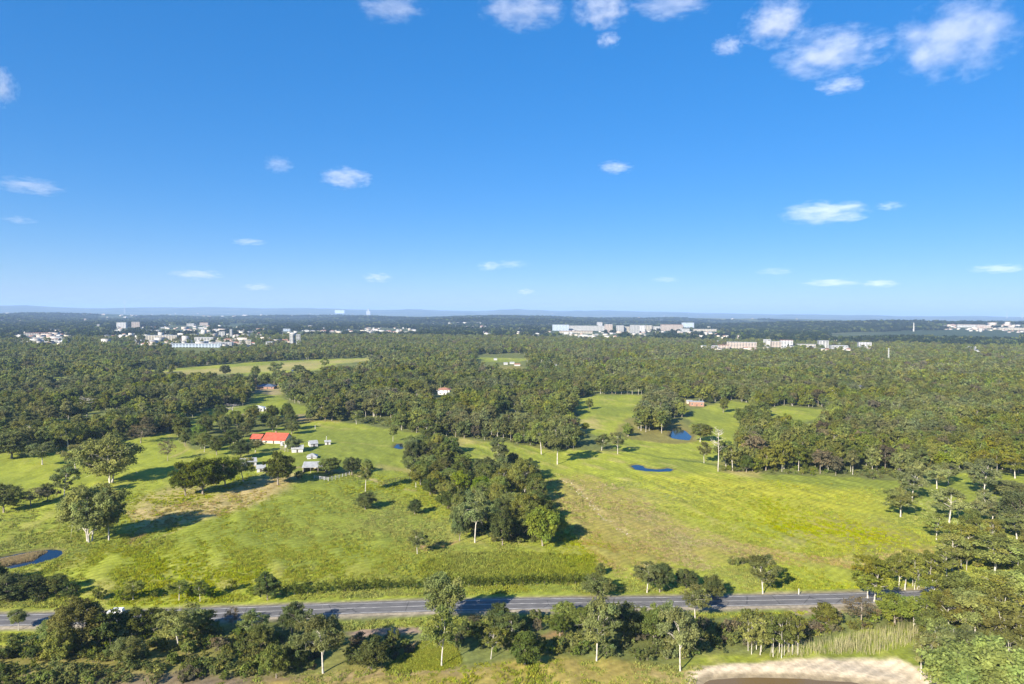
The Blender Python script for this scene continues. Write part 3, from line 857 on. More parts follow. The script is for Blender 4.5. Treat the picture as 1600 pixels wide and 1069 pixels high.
def hash_name(s):
    return sum(ord(c) * (i + 3) for i, c in enumerate(s)) % 9973

RNG = random.Random(12)
PLACED = []           # x, y, radius of every individual tree
TREE_N = {'tree': 0, 'shrub': 0}
NAMES = {'gum': 'gum_tree', 'gum_olive': 'gum_tree', 'gum_bright': 'gum_tree', 'open': 'gum_tree', 'open_pale': 'gum_tree', 'tall': 'gum_tree', 'spread': 'gum_tree', 'dark': 'leafy_tree', 'bright': 'leafy_tree', 'olive': 'leafy_tree',
         'cone': 'leafy_tree', 'big_bright': 'leafy_tree', 'mel': 'paperbark_tree', 'brown': 'sparse_tree'}

def plant(x, y, h, w, sp, label, group=None, name=None, cat=None):
    shr = sp.startswith('shrub')
    cat = cat or ('shrub' if shr else 'tree')
    k = KIND[SPECIES[sp][0]]
    tm, cm = lib(sp, RNG.randrange(4))
    z = float(base_z(x, y)) - 0.1
    root = thing(name or ('shrub' if shr else NAMES[sp]), label, cat, (x, y, z), RNG.uniform(0, 6.28), group)
    root.scale = (w / k['W'], w / k['W'], h / k['H'])
    link('trunk', tm, root); link('crown', cm, root)
    PLACED.append((x, y, w * 0.5)); TREE_N[cat if cat in TREE_N else 'tree'] += 1
    return root

def tree_px(px, py, ptop, wpx, sp, label, group=None, name=None, cat=None):
    if sp == 'gum': sp = 'open' if px < 1300 else 'open_pale'
    if px > 1300 and sp in ('gum_olive', 'tall'): sp = 'open_pale'
    x, y, z = at(px, py)
    h = max(rise(px, ptop, x, y) - z, 1.0)
    w = wpx * math.sqrt(x * x + y * y + (CAM_H - h / 2) ** 2) / FPX
    return plant(x, y, h * 1.02, w * 1.08, sp, label, group, name, cat)

# ------------------------------------------------------------------ the trees one can pick out
T_ = tree_px
# near side of the road
T_(29, 985, 951, 20, 'tall', 'slim young gum alone on the green verge at the left end of the road')
T_(124, 1014, 934, 66, 'spread', 'wide gum with pale forked trunk left of the white car')
T_(162, 1009, 951, 46, 'dark', 'dark tree on pale stems just in front of the white car')
T_(214, 993, 950, 44, 'dark', 'dark bushy tree beside the right end of the white car')
T_(279, 1008, 944, 64, 'gum', 'gum with forked white trunk right of the dark trees by the white car')
T_(364, 982, 948, 22, 'brown', 'bare brown tree beside the near edge of the road')
T_(398, 1004, 957, 42, 'gum', 'small grey-green gum just right of the bare brown roadside tree')
T_(456, 988, 942, 38, 'dark', 'dark green tree whose top crosses the left part of the road')
T_(505, 1052, 957, 72, 'gum', 'large gum on a white trunk left of the bare dirt lay-by')
T_(432, 1061, 1008, 37, 'bright', 'bright green bush tree at the left end of the brown grass')
T_(580, 1045, 990, 52, 'cone', 'dark green bushy tree below the dirt lay-by')
T_(690, 1042, 950, 58, 'gum', 'gum on a white trunk standing at the brown grass below the pale tall tree')
T_(691, 979, 892, 60, 'gum_bright', 'tall pale leafy tree that rises in front of road and hedge')
T_(800, 998, 956, 42, 'gum', 'small tree on one pale stem on the reddish bank')
T_(767, 1030, 980, 30, 'gum', 'thin sapling left of the pointed bushy tree')
T_(820, 1039, 983, 47, 'cone', 'pointed bushy tree at the upper edge of the brown grass')
T_(932, 1034, 932, 58, 'gum', 'tall gum on a long white trunk right of the pointed bushy tree')
T_(1063, 1048, 945, 60, 'gum', 'tall gum on a long white trunk beside the sand')
T_(1086, 966, 916, 44, 'gum', 'olive gum overlapping the road left of the round dark roadside tree')
T_(975, 1000, 945, 52, 'dark', 'dark shaded tree right of the tall white gum')
T_(1022, 1004, 950, 42, 'bright', 'light green tree between the two tall gums')
T_(1215, 1024, 956, 44, 'mel', 'clump of thin white stems at the upper edge of the sand')
T_(1240, 1022, 962, 30, 'mel', 'slender paperbark at the left end of the pale reeds')
T_(1180, 1020, 958, 46, 'mel', 'paperbark with bright crown above the sand beside a tall gum')
T_(1290, 980, 944, 34, 'olive', 'round olive tree below the road and above the reeds')
T_(1345, 974, 935, 44, 'brown', 'rust-tinged tree at the near edge of the road')
T_(1398, 976, 928, 50, 'olive', 'green tree beside the rust-tinged tree')
T_(1440, 980, 930, 46, 'mel', 'pale olive tree on many thin stems above the reeds')
T_(1548, 1120, 1002, 128, 'big_bright', 'large bright green round tree in the bottom right corner')
T_(1450, 1062, 988, 40, 'mel', 'leaning paperbark at the right edge of the sand')
T_(1478, 1066, 976, 64, 'mel', 'wide paperbark behind the sand with bare leaning stems')
T_(1502, 1074, 972, 56, 'mel', 'paperbark beside the large bright green tree')
T_(1584, 1034, 948, 74, 'mel', 'tree on a fan of white stems above the bright corner tree')
T_(1466, 960, 896, 54, 'open_pale', 'pale gum hiding the road just right of the blue car')
T_(1503, 966, 892, 62, 'gum_bright', 'leafy light green gum right of the pale gum that hides the road')
T_(1540, 970, 888, 62, 'open_pale', 'tall pale gum third from the blue car along the near roadside')
T_(1574, 974, 892, 62, 'gum_bright', 'leafy light green gum near the right edge of the near roadside')
T_(1600, 962, 882, 54, 'open_pale', 'pale gum cut by the right picture edge at the roadside')
T_(1482, 990, 924, 52, 'open_pale', 'pale gum standing below the roadside gums, above the leaning paperbark')
T_(1524, 1004, 926, 60, 'gum_bright', 'light green gum behind the large bright corner tree, left one')
T_(1562, 1008, 918, 62, 'open_pale', 'pale gum behind the large bright corner tree, right one')
# far verge of the road
T_(10, 935, 900, 60, 'dark', 'dark green thicket tree at the left end of the far verge')
T_(48, 932, 903, 40, 'dark', 'dark bush tree right of the dark thicket on the far verge')
T_(208, 939, 906, 26, 'gum', 'small grey tree on the far verge above the dark roadside tree')
T_(313, 940, 908, 22, 'gum', 'thin grey tree on the far verge left of the hedge')
T_(280, 937, 908, 34, 'gum', 'grey spreading bush tree on the far verge')
T_(418, 938, 889, 36, 'cone', 'dark upright tree at the left end of the hedge')
T_(934, 932, 900, 48, 'dark', 'broad dark bush at the right end of the hedge')
T_(938, 899, 877, 15, 'cone', 'small dark upright shrub just above the broad bush by the hedge', None, None, 'tree')
T_(1011, 926, 877, 44, 'gum', 'white-stemmed open tree on the far verge')
T_(1031, 925, 881, 36, 'dark', 'dark tree on a thin white stem next to the open white-stemmed tree')
T_(1072, 919, 889, 32, 'dark', 'small leaning dark tree in the grass above the road')
T_(1115, 936, 899, 33, 'dark', 'round dark tree at the far edge of the road')
T_(1192, 928, 869, 48, 'gum', 'gum tree beside the row of golden bushes')
T_(1356, 936, 866, 52, 'gum', 'tall gum at the far edge of the road, right end of the meadow')
T_(1366, 941, 884, 58, 'gum_olive', 'broad olive gum standing against the road at the right')
T_(1404, 920, 867, 36, 'tall', 'slender white gum right of the broad olive roadside gum')
T_(1424, 918, 862, 36, 'mel', 'group of thin white stems beside the blue car')
T_(1446, 918, 858, 40, 'mel', 'thin pale trees just above the blue car')
# paddocks, left
T_(140, 846, 756, 78, 'spread', 'big spreading gum near the pond, larger of the close pair')
T_(170, 845, 762, 44, 'gum', 'narrower gum on a straight white trunk beside the big spreading gum')
T_(172, 754, 680, 78, 'spread', 'wide gum in the upper left paddock above the big close pair')
T_(118, 735, 695, 42, 'gum', 'grey-green tree left of the wide upper paddock gum')
T_(100, 779, 725, 36, 'gum', 'dark gum left of and above the big close pair')
T_(74, 782, 754, 18, 'dark', 'small dark green tree left of the dark gum')
T_(48, 790, 762, 42, 'brown', 'brownish round bush tree in the left paddock')
T_(6, 800, 757, 38, 'dark', 'dark bush tree at the left edge above the pond')
T_(66, 727, 688, 36, 'gum', 'round gum at the upper left field edge')
T_(107, 704, 658, 36, 'gum', 'gum on a white trunk at the upper left wood edge')
T_(48, 698, 655, 40, 'gum', 'pale forked gum left of the upper left white-trunked gum')
T_(18, 716, 676, 52, 'dark', 'dark wide tree at the left edge of the upper field')
T_(262, 720, 687, 22, 'brown', 'thin small tree in the middle of the upper left paddock')
T_(220, 692, 662, 38, 'brown', 'bare brown domed tree at the wood edge above the left paddock')
T_(290, 774, 722, 38, 'dark', 'left dark tree of the row above the straw-coloured patch')
T_(317, 773, 716, 56, 'dark', 'broad dark tree in the row above the straw-coloured patch')
T_(352, 760, 712, 44, 'dark', 'third dark tree of the row above the straw-coloured patch')
T_(380, 752, 712, 40, 'gum', 'grey tree in front of the long grey shed')
T_(434, 757, 708, 46, 'dark', 'bushy dark tree standing apart in front of the farm sheds')
T_(513, 741, 716, 36, 'bright', 'round green tree beside the open barn')
T_(550, 741, 714, 30, 'dark', 'dark tree right of the barn by the rail fence')
T_(456, 705, 683, 26, 'dark', 'dark tree standing before the right end of the farmhouse')
T_(399, 707, 687, 30, 'gum', 'grey bushy tree standing before the left end of the farmhouse')
T_(376, 716, 688, 34, 'dark', 'dark tree left of the grey bushy tree by the farmhouse')
T_(571, 769, 717, 23, 'tall', 'narrow upright gum right of the rail fence')
T_(571, 796, 769, 33, 'dark', 'dense dark round bush alone in the middle of the left paddock', None, 'round_bush', 'bush')
T_(648, 804, 780, 23, 'dark', 'small dark round bush beside the grove', None, 'round_bush', 'bush')
T_(652, 867, 829, 33, 'gum', 'small gum on a bare reddish patch below the grove')
# the grove
T_(848, 854, 792, 54, 'bright', 'large bright green round tree at the lower right tip of the grove', 'trees of the central grove')
T_(785, 853, 798, 36, 'dark', 'dark rounded tree on a pale stem at the front of the grove', 'trees of the central grove')
T_(742, 849, 765, 52, 'gum', 'tall gum with bare white branches at the front of the grove', 'trees of the central grove')
T_(718, 846, 790, 30, 'dark', 'dark tree at the lower left corner of the grove', 'trees of the central grove')
T_(822, 820, 770, 52, 'olive', 'lit olive tree behind the large round tree of the grove', 'trees of the central grove')
T_(790, 770, 728, 36, 'gum', 'white-stemmed gum high in the middle of the grove', 'trees of the central grove')
T_(818, 772, 716, 48, 'spread', 'broad grey-green gum at the right shoulder of the grove', 'trees of the central grove')
T_(640, 730, 690, 24, 'dark', 'small dark tree at the far left tip of the grove', 'trees of the central grove')
T_(672, 728, 690, 42, 'dark', 'rounded tree at the top of the grove', 'trees of the central grove')
T_(694, 732, 692, 36, 'olive', 'rounded tree at the top right of the grove, facing the upper paddock', 'trees of the central grove')
T_(650, 762, 730, 26, 'gum', 'grey tree on the left flank of the grove', 'trees of the central grove')
T_(780, 741, 682, 28, 'tall', 'tall gum on a straight white trunk behind the grove')
# upper paddock edge
T_(871, 726, 661, 46, 'gum', 'tall gum with a long white bole casting a shadow on the upper paddock')
T_(846, 710, 655, 38, 'gum', 'white-trunked gum left of the tall long-boled gum')
T_(940, 704, 678, 26, 'gum', 'small leafy gum at the fence left of the open-crowned gum')
T_(965, 710, 674, 26, 'gum', 'open-crowned gum on a thin white trunk in the upper paddock')
T_(665, 686, 652, 32, 'gum', 'grey gum in the front row of the wood above the small pond')
T_(614, 690, 664, 14, 'tall', 'thin white stem tree standing in front of the wood')
T_(557, 663, 640, 22, 'gum', 'small pale gum in the front row of the wood near the farm')
T_(1100, 724, 690, 22, 'gum', 'small gum left of the dead tree')
T_(1094, 690, 660, 34, 'gum_olive', 'leafy tree beside the blue dam')
T_(921, 640, 622, 12, 'olive', 'small lone tree in the middle of the far clearing')
T_(915, 674, 660, 12, 'olive', 'tiny round tree at the worn patch of the far clearing')
T_(1130, 645, 620, 14, 'olive', 'small tree on the grass right of the brick building')
T_(1172, 668, 634, 40, 'dark', 'dark tree at the right side of the far clearing')
T_(1160, 664, 640, 26, 'dark', 'bushy tree at the right side of the far clearing, left of the larger')
# right
T_(1407, 808, 763, 48, 'gum', 'broad gum on twin white stems at the right end of the meadow')
T_(1425, 783, 732, 40, 'gum', 'gum behind the broad twin-stemmed gum')
T_(1463, 843, 802, 36, 'gum', 'gum on a white trunk at the brown right end of the meadow')
T_(1483, 817, 762, 52, 'gum_olive', 'tall gum behind the white-trunked gum at the right end of the meadow')
T_(1464, 764, 726, 34, 'gum_olive', 'pale green gum at the mouth of the upper right glade')
T_(1482, 758, 722, 26, 'tall', 'slender gum in the upper right glade')
T_(1537, 778, 716, 42, 'gum', 'tall forked gum right of the upper right glade')
T_(1586, 748, 706, 36, 'gum_olive', 'gum on a long white trunk at the top of the right glade')
T_(1550, 818, 785, 34, 'gum_olive', 'yellowish gum in the right glade')
T_(1590, 830, 770, 52, 'dark', 'dark shaded tree at the right edge of the glade')
T_(1589, 842, 800, 44, 'gum', 'white forked gum below the dark shaded tree')
T_(1511, 877, 822, 66, 'gum', 'broad gum with several white limbs right of the brown meadow end')
T_(1488, 893, 835, 44, 'gum', 'gum with white trunk just left of and below the many-limbed gum')
T_(1554, 899, 838, 66, 'gum', 'large gum with fanned white branches at the right')
T_(1591, 884, 845, 34, 'gum', 'pale bare-limbed gum at the right edge')
T_(1580, 775, 752, 60, 'olive', 'wide olive tree crowns at the right edge of the glade')

T_(429, 590, 566, 26, 'gum', 'round grey tree standing in the far left field')
T_(507, 580, 558, 14, 'gum', 'upright tree at the right end of the far left field')
T_(352, 587, 570, 16, 'dark', 'dark tree at the lower edge of the far left field')
T_(398, 592, 572, 14, 'dark', 'small dark tree left of the round grey one in the far left field')
T_(468, 586, 570, 20, 'dark', 'dark tree right of the white silo')

# a bare dead tree, white and tall, at the edge of the right wood
_bm = make_bare(4)
_bme = _bm.mesh('trunk', M['bark_bare'], smooth=True)
def bare_px(px, py, ptop, wpx, label):
    x, y, z = at(px, py); h = rise(px, ptop, x, y) - z
    w = wpx * math.hypot(x, y) / FPX
    root = thing('dead_tree', label, 'tree', (x, y, z - 0.1), 0.6)
    root.scale = (w / 9.0, w / 9.0, h / 15.0)
    link('trunk', _bme, root)
    TREE_N['tree'] += 1
bare_px(1122, 737, 672, 30, 'tall bleached dead tree at the left end of the right wood')
bare_px(364, 652, 632, 36, 'white dead tree beside the white house behind the farm')
bare_px(136, 652, 622, 30, 'bleached dead tree leaning in the left wood')

# ---- stands: shared labels where nothing tells neighbours apart
def scatter(poly, spacing, seed, avoid=0.5):
    rg = random.Random(seed)
    lo = poly.min(0); hi = poly.max(0)
    out_ = []
    n = int((hi[0] - lo[0]) * (hi[1] - lo[1]) / spacing ** 2 * 3) + 30
    for _ in range(n):
        p = (rg.uniform(lo[0], hi[0]), rg.uniform(lo[1], hi[1]))
        if sdist([p[0]], [p[1]], poly)[0] > 0: continue
        if any((p[0] - q[0]) ** 2 + (p[1] - q[1]) ** 2 < spacing ** 2 for q in out_): continue
        if any((p[0] - q[0]) ** 2 + (p[1] - q[1]) ** 2 < (avoid * q[2] + spacing * 0.3) ** 2 for q in PLACED): continue
        out_.append(p)
    return out_

LOOK = {'open': 'open-crowned gum', 'open_pale': 'pale open gum', 'gum_bright': 'pale gum', 'big_bright': 'large bright tree', 'gum': 'grey-green gum', 'gum_olive': 'olive gum', 'tall': 'slender gum', 'spread': 'broad gum', 'dark': 'dark bushy tree', 'bright': 'bright green tree', 'olive': 'olive rounded tree',
        'cone': 'dark pointed tree', 'mel': 'thin-stemmed paperbark', 'brown': 'brownish sparse tree', 'shrub': 'dark shrub', 'shrub_bright': 'bright green shrub', 'shrub_olive': 'olive shrub', 'shrub_grey': 'grey-brown shrub'}
def stand(pts, spacing, seed, mix, label, group, hr, wr, avoid=0.5, shrub_label=None, shrub_group=None, open_to=None):
    rg = random.Random(seed * 7 + 1)
    names = [m for m, k in mix for _ in range(k)]
    todo = []
    for x, y in scatter(pts if isinstance(pts, np.ndarray) else wpoly(pts), spacing, seed, avoid):
        if min(polydist([x], [y], ROAD_COARSE)) < 9.0: continue
        sp = rg.choice(names)
        h = rg.uniform(*hr); w = rg.uniform(*wr)
        if sp.startswith('shrub'):
            h = rg.uniform(2.0, 4.2); w = rg.uniform(3.2, 6.0)
            todo.append((x, y, h, w, sp, shrub_label or label, shrub_group or group))
        else:
            todo.append((x, y, h, w, sp, label, group))
    if not todo: return
    px = np.array([float(project(t[0], t[1], 0)[0]) for t in todo]); dd = np.array([math.hypot(t[0], t[1]) for t in todo])
    for t, p_, d_ in zip(todo, px, dd):
        fx = float((px < p_).mean()); fd = float((dd < d_).mean())
        side = 'far left' if fx < 0.2 else 'left' if fx < 0.4 else 'middle' if fx < 0.6 else 'right' if fx < 0.8 else 'far right'
        deep = 'front' if fd < 0.34 else 'mid-depth' if fd < 0.67 else 'back'
        big = 'tall' if t[2] > sum(hr) / 2 and not t[4].startswith('shrub') else 'low' if t[2] < 2.9 else 'small' if not t[4].startswith('shrub') else 'full'
        plant(*t[:5], f"{big} {LOOK[t[4]]} {t[5]}, {deep} {side} of it", t[6])

stand(GROVE, 8.9, 3, [('dark', 3), ('olive', 3), ('gum', 4), ('spread', 1), ('bright', 1)], 'in the central grove', 'trees of the central grove', (8.5, 12), (9, 12.5), 0.42)
stand([(282, 700), (312, 668), (350, 655), (400, 650), (446, 652), (476, 672), (470, 690), (455, 682), (400, 676), (372, 690), (340, 714), (296, 714)], 12.5, 4,
      [('dark', 5), ('gum', 2), ('bright', 1)], 'near the red-roofed farmhouse', 'trees around the farmhouse', (9, 14), (9, 13), 0.5)
SCRUB_L = [(-160, 1010), (60, 1005), (100, 1012), (230, 990), (330, 985), (470, 992), (486, 1030), (470, 1052), (330, 1066), (150, 1075), (-160, 1110)]
stand(SCRUB_L, 7.0, 5, [('dark', 2), ('gum', 2), ('olive', 2), ('shrub', 7), ('shrub_grey', 2), ('shrub_bright', 4), ('shrub_olive', 3)],
      'in the shaded bottom left thicket', 'thicket trees at the bottom left', (6, 10), (6, 9), 0.35,
      'in the shaded bottom left thicket', 'thicket shrubs at the bottom left')
stand([(486, 1000), (545, 1000), (640, 1002), (645, 1030), (560, 1052), (480, 1052)], 5.5, 6, [('shrub', 4), ('shrub_grey', 2), ('shrub_bright', 1), ('dark', 1)],
      'below the dirt lay-by', 'trees below the lay-by', (5, 8), (5, 7), 0.3, 'below the dirt lay-by', 'shrubs below the lay-by')
stand([(705, 1002), (740, 972), (880, 962), (1060, 962), (1120, 985), (1115, 1022), (1040, 1036), (880, 1026), (720, 1020)], 5.6, 7,
      [('shrub', 6), ('shrub_bright', 5), ('shrub_olive', 5), ('shrub_grey', 2), ('dark', 2), ('bright', 1)],
      'on the bank below the road', 'trees on the near bank', (5, 8), (5, 8), 0.3,
      'on the bank below the road', 'shrubs on the near bank')
stand([(1110, 985), (1160, 968), (1330, 962), (1440, 955), (1440, 980), (1330, 985), (1250, 1000), (1200, 1012), (1120, 1024)], 5.4, 8,
      [('shrub_olive', 6), ('shrub_grey', 3), ('mel', 4), ('shrub_bright', 1)], 'between road and reeds', 'paperbarks above the reeds', (6, 9), (4, 6), 0.3,
      'between road and reeds', 'shrubs above the reeds')
stand([(1440, 990), (1460, 945), (1600, 940), (1720, 940), (1720, 1110), (1560, 1080), (1500, 1062), (1446, 1030)], 7.0, 9,
      [('mel', 3), ('open_pale', 5), ('olive', 2), ('shrub_olive', 3)], 'in the bottom right wood', 'wood at the bottom right', (8, 13), (7, 10), 0.4,
      'in the bottom right wood', 'shrubs at the bottom right')
stand([(1470, 915), (1480, 885), (1600, 878), (1740, 880), (1740, 925), (1600, 920)], 8.0, 10, [('open_pale', 5), ('gum', 1), ('olive', 2), ('mel', 2)],
      'in the far right roadside wood', 'roadside wood at the far right', (9, 14), (8, 11), 0.4)
stand([(1500, 860), (1530, 800), (1600, 795), (1740, 800), (1740, 880), (1600, 876), (1510, 890)], 13.0, 11, [('open_pale', 5), ('gum', 1), ('olive', 1), ('shrub_olive', 1)],
      'on the far right grass', 'gums at the far right', (9, 14), (8, 11), 0.6, 'on the far right grass', 'bushes at the far right')
stand([(-160, 940), (0, 905), (60, 908), (130, 925), (120, 935), (0, 945)], 5.0, 12, [('shrub', 5), ('shrub_bright', 2), ('dark', 2)],
      'in the left roadside thicket', 'far verge thicket', (5, 8), (5, 8), 0.3, 'in the left roadside thicket', 'far verge thicket shrubs')
stand([(150, 942), (160, 932), (430, 920), (440, 934), (220, 944)], 6.0, 13, [('shrub_bright', 5), ('shrub_olive', 3), ('shrub', 2)],
      'on the verge left of the hedge', 'far verge bushes', (2, 3), (3, 4), 0.3, 'on the verge left of the hedge', 'far verge bushes')
stand([(0, 800), (60, 790), (90, 778), (130, 770), (100, 765), (40, 772), (0, 780)], 8, 14, [('shrub', 3), ('shrub_grey', 3)],
      'in the left paddock hedgerow', 'left hedgerow bushes', (2, 4), (3, 5), 0.4, 'in the left paddock hedgerow', 'left hedgerow bushes')
stand([(445, 752), (480, 748), (470, 742), (440, 748)], 6, 15, [('shrub', 1)], 'beside the farm sheds', 'farm bushes', (2, 3), (3, 4), 0.4, 'beside the farm sheds', 'farm bushes')
for i_, px in enumerate((1142, 1151, 1160, 1173)):
    x, y, z = at(px, 884 - i_ * 0.5)
    plant(x, y, 3.2, 3.4, 'shrub_olive', ('leftmost', 'second', 'third', 'last')[i_] + ' of the four golden-green bushes in a row in the meadow', 'golden bushes in a row', 'golden_bush', 'bush')
print('TREES', TREE_N)

# ------------------------------------------------------------------ buildings
M['red_roof'] = plain_mat('red_roof', (0.52, 0.10, 0.055), 0.6, 0.25, 0.4)
M['tin'] = plain_mat('tin', (0.42, 0.42, 0.41), 0.45, 0.25, 0.5, 0.2)
M['tin_white'] = plain_mat('tin_white', (0.60, 0.59, 0.57), 0.5, 0.15, 0.5)
M['rust'] = plain_mat('rust', (0.30, 0.17, 0.11), 0.7, 0.4, 0.6)
M['blue_roof'] = plain_mat('blue_roof', (0.08, 0.11, 0.17), 0.5, 0.2, 0.4)
M['sky_roof'] = plain_mat('sky_roof', (0.18, 0.32, 0.42), 0.5, 0.2, 0.4)
M['dark_roof'] = plain_mat('dark_roof', (0.10, 0.10, 0.11), 0.6, 0.2, 0.4)
M['tile_roof'] = plain_mat('tile_roof', (0.32, 0.15, 0.10), 0.8, 0.3, 0.5)
M['wall_white'] = plain_mat('wall_white', (0.52, 0.505, 0.475), 0.8, 0.15, 0.4)
M['wall_cream'] = plain_mat('wall_cream', (0.56, 0.49, 0.38), 0.8, 0.15, 0.4)
M['wall_grey'] = plain_mat('wall_grey', (0.50, 0.49, 0.49), 0.8, 0.15, 0.4)
M['wall_pink'] = plain_mat('wall_pink', (0.42, 0.35, 0.30), 0.8, 0.15, 0.4)
M['wall_brick'] = plain_mat('wall_brick', (0.30, 0.17, 0.12), 0.85, 0.2, 0.8)
M['wall_blue'] = plain_mat('wall_blue', (0.45, 0.52, 0.62), 0.7, 0.12, 0.4)
M['timber'] = plain_mat('timber', (0.42, 0.37, 0.31), 0.9, 0.35, 1.5)
M['timber_dark'] = plain_mat('timber_dark', (0.10, 0.08, 0.065), 0.9, 0.35, 1.5)
M['window'] = plain_mat('window', (0.035, 0.045, 0.06), 0.15, 0.2, 0.5, 0.0, 0.6)
M['galv'] = plain_mat('galv', (0.62, 0.62, 0.60), 0.4, 0.2, 1.0, 0.4)

# ---- far blocks and the town
M['block_white'] = plain_mat('block_white', (0.40, 0.395, 0.385), 0.8, 0.2, 0.1)
M['block_cream'] = plain_mat('block_cream', (0.44, 0.40, 0.33), 0.8, 0.2, 0.1)
YARDS = []      # x, y, radius kept clear of woodland trees
WNAME = {'wall_white': 'white', 'wall_cream': 'cream', 'wall_pink': 'pinkish', 'wall_grey': 'grey'}
RNAME = {'tile_roof': 'terracotta', 'tin': 'grey', 'tin_white': 'white', 'dark_roof': 'dark'}

def face_px(px, py):
    x, y, z = at(px, py)
    return x, y, z

def house(name, label, px, py, wpx, depth, hw, hr, wall, roof, rz=0.0, kind='gable', cat='house', group=None, detail=True, open_front=False, clear=1.0, wing=None):
    if not detail: wall = {'wall_white': 'block_white', 'wall_cream': 'block_cream'}.get(wall, wall); roof = {'tin_white': 'tin'}.get(roof, roof)
    x, y, z = at(px, py)
    w = wpx * math.hypot(x, y) / FPX
    face = math.atan2(x, y)                       # turned a little to the line of sight, then by rz
    y2 = y + depth * 0.5 * math.cos(face); x2 = x + depth * 0.5 * math.sin(face)
    z = min(z, float(base_z(x2, y2)))
    root = thing(name, label, cat, (x2, y2, z - 0.15), rz, group)
    YARDS.append((x2, y2, (max(w, depth) * 0.75 + 4) * clear))
    hw_ = w / 2; d = depth / 2
    H = hw + 0.15
    m = MB()
    if open_front:
        m.box(-hw_, hw_, d - 0.15, d, 0, H); m.box(-hw_, -hw_ + 0.15, -d, d - 0.15, 0, H); m.box(hw_ - 0.15, hw_, -d, d - 0.15, 0, H)
        n = max(3, int(w / 4))
        for i in range(n + 1):
            q = -hw_ + 0.2 + (w - 0.4) * i / n
            m.box(q - 0.1, q + 0.1, -d, -d + 0.2, 0, H - 0.02)
    else:
        m.box(-hw_, hw_, -d, d, 0, H)
        if kind == 'gable':
            for sx in (-hw_, hw_ - 0.1):
                m.add([(sx, -d, H), (sx, d, H), (sx, 0, H + hr - 0.08), (sx + 0.1, -d, H), (sx + 0.1, d, H), (sx + 0.1, 0, H + hr - 0.08)],
                      [(0, 2, 1), (3, 4, 5), (0, 3, 5, 2), (1, 2, 5, 4)])
    m.build('wall', M[wall], root)
    rf = MB(); e = 0.45 if detail else 0.3
    if kind == 'gable': rf.gable(-hw_ - e, hw_ + e, -d - e, d + e, H - 0.12 + 0.02, H + hr, 0.14)
    elif kind == 'hip': rf.hip(-hw_ - e, hw_ + e, -d - e, d + e, H + 0.003, H + hr, 0.18)
    elif kind == 'skillion':
        rf.add([(-hw_ - e, -d - e, H + 0.01), (hw_ + e, -d - e, H + 0.01), (hw_ + e, d + e, H + hr), (-hw_ - e, d + e, H + hr),
                (-hw_ - e, -d - e, H + 0.15), (hw_ + e, -d - e, H + 0.15), (hw_ + e, d + e, H + hr + 0.14), (-hw_ - e, d + e, H + hr + 0.14)],
               [(0, 3, 2, 1), (4, 5, 6, 7), (0, 1, 5, 4), (1, 2, 6, 5), (2, 3, 7, 6), (3, 0, 4, 7)])
    else: rf.box(-hw_ - 0.15, hw_ + 0.15, -d - 0.15, d + 0.15, H + 0.004, H + 0.3)
    rfo = rf.build('roof', M[roof], root)
    if detail and kind in ('gable',) and w > 4:       # raised seams of the sheet roof
        sm = MB(); n = int((w + 0.9) / 0.9)
        s = math.hypot(d + e, hr + 0.12)
        for i in range(1, n):
            q = -hw_ - e + (w + 2 * e) * i / n
            for sg in (-1, 1):
                y0, y1 = sg * (d + e), 0.0
                za, zb = H - 0.1 + 0.145, H + hr + 0.145
                sm.add([(q - 0.04, y0, za), (q + 0.04, y0, za), (q + 0.04, y1, zb), (q - 0.04, y1, zb), (q - 0.04, y0, za + 0.05), (q + 0.04, y0, za + 0.05), (q + 0.04, y1, zb + 0.05), (q - 0.04, y1, zb + 0.05)],
                       [(4, 5, 6, 7), (0, 1, 5, 4), (3, 0, 4, 7), (1, 2, 6, 5)])
        sm.build('seam', M[roof], rfo)
    if detail and not open_front:
        n = max(1, int(w / 4.0))
        for i in range(n):
            q = -hw_ + w * (i + 0.5) / n
            mm = MB()
            if i == n // 2:
                mm.box(q - 0.5, q + 0.5, -d - 0.05, -d + 0.02, 0.15, 2.15)
                mm.build('door', M['timber_dark'], root)
            else:
                wh = min(1.2, hw * 0.42)
                mm.box(q - 0.7, q + 0.7, -d - 0.05, -d + 0.02, hw * 0.42, hw * 0.42 + wh)
                wo = mm.build('window', M['window'], root)
                fr = MB(); z0_, z1_ = hw * 0.42, hw * 0.42 + wh
                fr.box(q - 0.8, q + 0.8, -d - 0.09, -d + 0.01, z1_, z1_ + 0.1); fr.box(q - 0.8, q + 0.8, -d - 0.12, -d + 0.01, z0_ - 0.1, z0_)
                fr.box(q - 0.8, q - 0.7, -d - 0.09, -d + 0.01, z0_, z1_); fr.box(q + 0.7, q + 0.8, -d - 0.09, -d + 0.01, z0_, z1_)
                fr.build('frame', M['wall_white'], wo)
        mm = MB(); mm.box(-hw_ - 0.05, -hw_ + 0.02, -0.7, 0.7, hw * 0.42, hw * 0.42 + 1.0); mm.build('window', M['window'], root)
    return root

